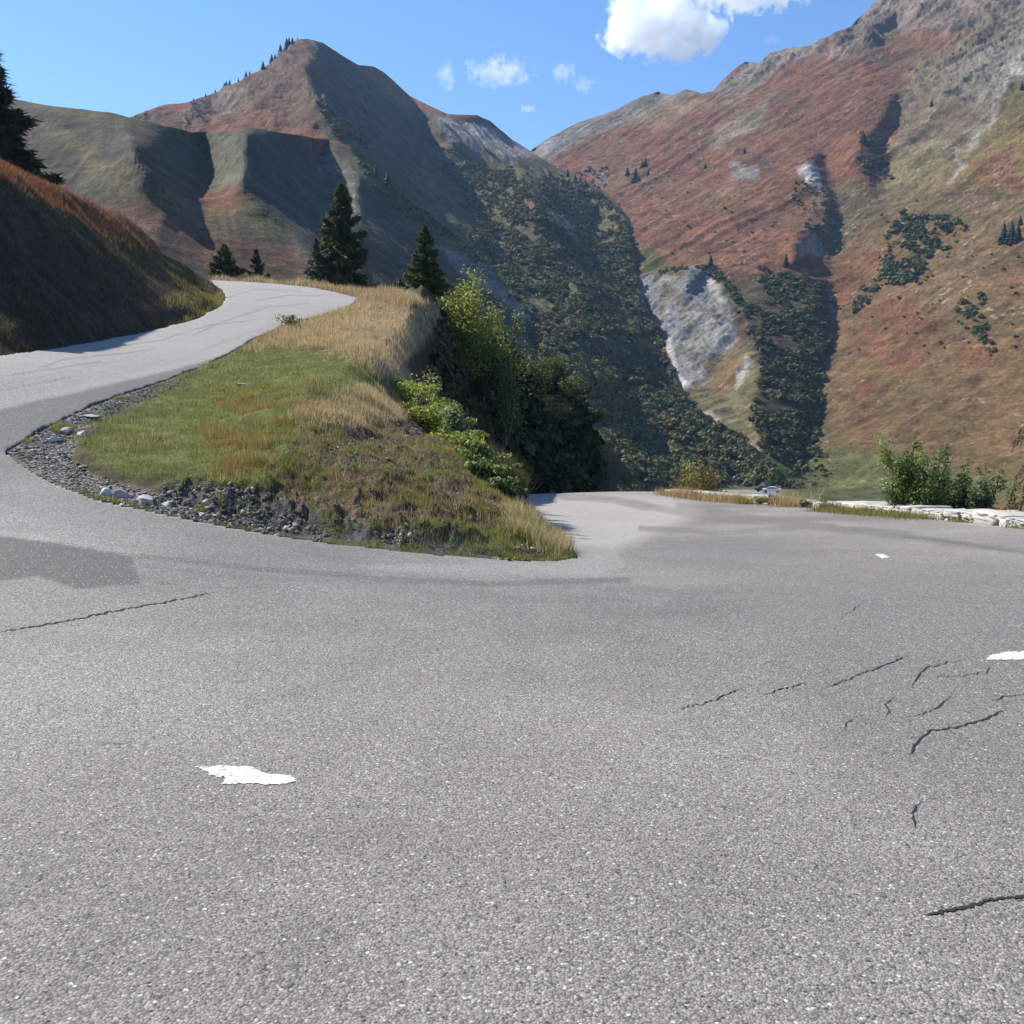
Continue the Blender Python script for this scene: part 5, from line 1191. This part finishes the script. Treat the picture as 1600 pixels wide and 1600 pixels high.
def leafy(px, py, size, seed, label):
    r = np.random.default_rng(seed); b = rhit(px, py); n = 34; parts = []
    for k in range(n):
        a = r.random() * 6.28; d = np.array([math.cos(a), math.sin(a)]); L = size * r.uniform(.5, 1); e = r.uniform(.2, 1.1); ww = L * .32
        q = np.linspace(0, 1, 6); c = np.stack([d[0] * L * q * math.cos(e * .6), d[1] * L * q * math.cos(e * .6), size * .75 * math.sin(e) * np.sin(q * 1.9) + .02], 1)
        wq = ww * np.sin(np.clip(q * 1.1 + .08, 0, 1) * math.pi) + .004; sd2 = np.array([-d[1], d[0], 0])
        V = np.concatenate([c - sd2 * wq[:, None], c + [0, 0, -.12 * ww], c + sd2 * wq[:, None]]); i = np.arange(5)
        Fq = np.concatenate([np.stack([i, i + 6, i + 7, i + 1], 1), np.stack([i + 6, i + 12, i + 13, i + 7], 1)])
        parts.append((V + b, Fq, np.tile(np.array([(.24, .28, .2), (.34, .37, .3), (.15, .19, .12)])[r.integers(3)] * r.uniform(.8, 1.2), (len(V), 1))))
    V, Fq, Cc = join(parts); o = mesh_np('leafy_plant', V, Fq, M_leaf, col=Cc); tag(o, label, 'plant'); return o
leafy(1206, 789, .42, 1, 'largest grey green big-leaved plant at the wall gap'); leafy(1188, 788, .34, 2, 'middle-sized big-leaved plant touching the largest one by the wall'); leafy(1155, 785, .3, 3, 'grey green big-leaved plant left of the orange grass clump')
leafy(1256, 793, .28, 4, 'small big-leaved plant at the left end of the near wall'); leafy(880, 866, .13, 5, 'small leafy weed on the right tip of the island')

# ------------------------------------------------------------------ far lay-by with two parked cars
def meadow():
    px = np.arange(1060, 1470, 3.0); py = np.arange(763.5, 800, 1.0); PX, PY = np.meshgrid(px, py)
    D = 300 * np.exp(-(PY - 763.5) / 26.0); PYw = PY + np.where(PX > 1225, (PX - 1225) * .03, 0); V = P(PX, PYw, D); V[..., 2] += .8 * fbm(V[..., 0] / 6, V[..., 1] / 6, 0, 3) * (PX > 1225)
    c = np.zeros(PX.shape + (3,)) + np.array((.07, .08, .033)); c *= (1 + .9 * fbm(V[..., 0] / 3, V[..., 1] / 3, 0, 3))[..., None]
    k = (sst(-1, 1, poly_sd([(1100, 765.5), (1212, 765.3), (1222, 770), (1222, 800), (1060, 800)], PX, PY)))[..., None]; c = c * (1 - k) + np.array((.22, .21, .2)) * k
    o = mesh_np('valley_ground', V.reshape(-1, 3), gridfaces(*PX.shape)[:, ::-1], M_far, col=c.reshape(-1, 3), smooth=True); tag(o, kind='structure')
meadow()
M_tyre = plain('tyre_rubber', (.02, .02, .02), .8); M_glass = plain('dark_car_glass', (.02, .025, .03), .1)
def car(name, label, pos, rz, body_col):
    root = empty(name, pos, rz); tag(root, label, 'car', 'cars parked in the lay-by')
    Mb = plain(name + '_paint', body_col, .35)
    prof = [(-2.1, .35), (-2.15, .8), (-1.9, .98), (-1.35, 1.05), (-.85, 1.42), (.6, 1.46), (1.35, 1.08), (2.0, .98), (2.15, .6), (2.1, .3)]
    n = len(prof); V = []; wid = [.82, .86, .84, .82, .66, .64, .8, .84, .86, .84]
    for s in (-1, 1):
        for (x, z), w in zip(prof, wid): V.append((x, s * w, z))
    f4 = [[i, i + 1, i + 1 + n, i + n] for i in range(n - 1)] + [[n - 1, 0, n, 2 * n - 1]]
    me = bpy.data.meshes.new('body'); me.from_pydata(V, [], f4 + [list(range(n))[::-1], list(range(n, 2 * n))]); me.materials.append(Mb); o = bpy.data.objects.new('body', me); C.objects.link(o); o.parent = root
    for nm, q in (('windscreen', [(1.3, 1.12, .76), (.66, 1.44, .6)]), ('rear_window', [(-1.32, 1.1, .76), (-.9, 1.4, .62)])):
        (xa, za, wa), (xb, zb, wb) = q; sx = .015 if xa > 0 else -.015
        mesh_np(nm, [(xa + sx, -wa, za), (xa + sx, wa, za), (xb + sx, wb, zb), (xb + sx, -wb, zb)], np.array([[0, 1, 2, 3]]), M_glass, root)
    for s in (-1, 1): mesh_np('side_window', [(-1.15, s * .81, 1.08), (1.1, s * .82, 1.08), (.55, s * .67, 1.4), (-.8, s * .68, 1.38)], np.array([[0, 1, 2, 3]]), M_glass, root)
    for x in (-1.3, 1.35):
        for s in (-1, 1):
            bm = bmesh.new(); bmesh.ops.create_cone(bm, cap_ends=True, segments=18, radius1=.33, radius2=.33, depth=.22, matrix=Matrix.Translation((x, s * .8, .33)) @ Matrix.Rotation(math.pi / 2, 4, 'X'))
            me = bpy.data.meshes.new('wheel'); bm.to_mesh(me); bm.free(); me.materials.append(M_tyre); o = bpy.data.objects.new('wheel', me); C.objects.link(o); o.parent = root
    return root
def on_meadow(px, py):
    D = 300 * math.exp(-(py - 763.5) / 26.0); return P1(px, py, D)
p = on_meadow(1206, 770.5); car('parked_car', 'white car parked in the far lay-by below the gorge', p, math.radians(165), (.8, .8, .8))
p = on_meadow(1194, 768.3); car('parked_car', 'dark grey car parked behind the white one in the lay-by', p, math.radians(160), (.06, .065, .07))

# ------------------------------------------------------------------ clouds
def cloud(label, px, py, wpx, hpx, d, seed, dens=.016, thin=0.0):
    """a body of droplets: an ellipsoid whose inside is torn by noise"""
    c = P1(px, py, d); sx = wpx / F * d / 2; sz = hpx / F * d / 2
    bm = bmesh.new(); bmesh.ops.create_icosphere(bm, subdivisions=3, radius=1.0); me = bpy.data.meshes.new('cloud'); bm.to_mesh(me); bm.free()
    m = bpy.data.materials.new('cloud_droplets'); m.use_nodes = True; nt = m.node_tree; nt.nodes.clear()
    out = nd(nt, 'ShaderNodeOutputMaterial'); pv = nd(nt, 'ShaderNodeVolumePrincipled'); nt.links.new(pv.outputs[0], out.inputs['Volume'])
    pv.inputs['Color'].default_value = (1, 1, 1, 1); pv.inputs['Anisotropy'].default_value = .3
    tc = nd(nt, 'ShaderNodeTexCoord'); mp = nd(nt, 'ShaderNodeMapping'); mp.inputs['Location'].default_value = (seed * 3.1, seed * 1.7, seed); mp.inputs['Scale'].default_value = (sx / sz * 1.0, 1.0, 1.0)
    nt.links.new(tc.outputs['Object'], mp.inputs[0]); n = noise(nt, mp.outputs[0], 1.7, 8, .62)
    ln = nd(nt, 'ShaderNodeVectorMath', operation='LENGTH'); nt.links.new(tc.outputs['Object'], ln.inputs[0])
    a = nd(nt, 'ShaderNodeMath', operation='MULTIPLY_ADD'); nt.links.new(ln.outputs['Value'], a.inputs[0]); a.inputs[1].default_value = -.5; n2 = nd(nt, 'ShaderNodeMath', operation='MULTIPLY'); nt.links.new(n, n2.inputs[0]); n2.inputs[1].default_value = 1.8; nt.links.new(n2.outputs[0], a.inputs[2])
    r_ = nd(nt, 'ShaderNodeMapRange'); nt.links.new(a.outputs[0], r_.inputs[0]); r_.inputs[1].default_value = .5 + thin; r_.inputs[2].default_value = .6 + thin; r_.inputs[3].default_value = 0; r_.inputs[4].default_value = dens
    nt.links.new(r_.outputs[0], pv.inputs['Density'])
    me.materials.append(m); o = bpy.data.objects.new('cloud', me); C.objects.link(o); o.location = [float(q) for q in c]; o.scale = (sx, sz * 1.3, sz)
    tag(o, label, 'cloud', 'small fair-weather clouds'); return o
cloud('big white puffy cloud, left part of the bright bank at the top', 1036, 38, 212, 118, 4200, 1)
cloud('bright cloud bank cut by the top edge, right of the big puffy cloud', 1180, -10, 195, 60, 4300, 2)
cloud('torn white cloud above the saddle, largest of the small ones', 782, 112, 125, 52, 4200, 3, .007, .07)
cloud('small upright wisp left of the torn cloud', 697, 118, 34, 46, 4200, 4, .004, .07)
cloud('small bright wisp right of the torn cloud', 880, 112, 42, 38, 4200, 5, .005, .06)
cloud('tiny flat cloud low over the saddle', 825, 170, 30, 13, 4200, 6, .012, .0)
cloud('faint wisp between the torn cloud and the rust slope', 912, 132, 40, 26, 4200, 7, .005, .03)
cloud('faint small wisp above the crags on the right', 1206, 62, 30, 16, 4200, 8, .006, .02)

# ------------------------------------------------------------------ the air
bm = bmesh.new(); bmesh.ops.create_cube(bm, size=1.0); me = bpy.data.meshes.new('haze'); bm.to_mesh(me); bm.free()
m = bpy.data.materials.new('thin_air'); m.use_nodes = True; nt = m.node_tree; nt.nodes.clear()
out = nd(nt, 'ShaderNodeOutputMaterial'); pv = nd(nt, 'ShaderNodeVolumePrincipled'); nt.links.new(pv.outputs[0], out.inputs['Volume'])
pv.inputs['Color'].default_value = (.38, .6, 1.0, 1); pv.inputs['Density'].default_value = HAZE; pv.inputs['Anisotropy'].default_value = .25
me.materials.append(m); o = bpy.data.objects.new('haze', me); C.objects.link(o)
allz = [v for v in (SHEETS['mountain'][2][..., 2].max(), SHEETS['hill_with_peak'][2][..., 2].max())]; zt = max(allz) + 20
o.location = (0, 0, (zt - 120) / 2); o.scale = (7000, 7000, zt + 120); tag(o, 'thin bluish air over the valley', 'haze', kind='stuff')
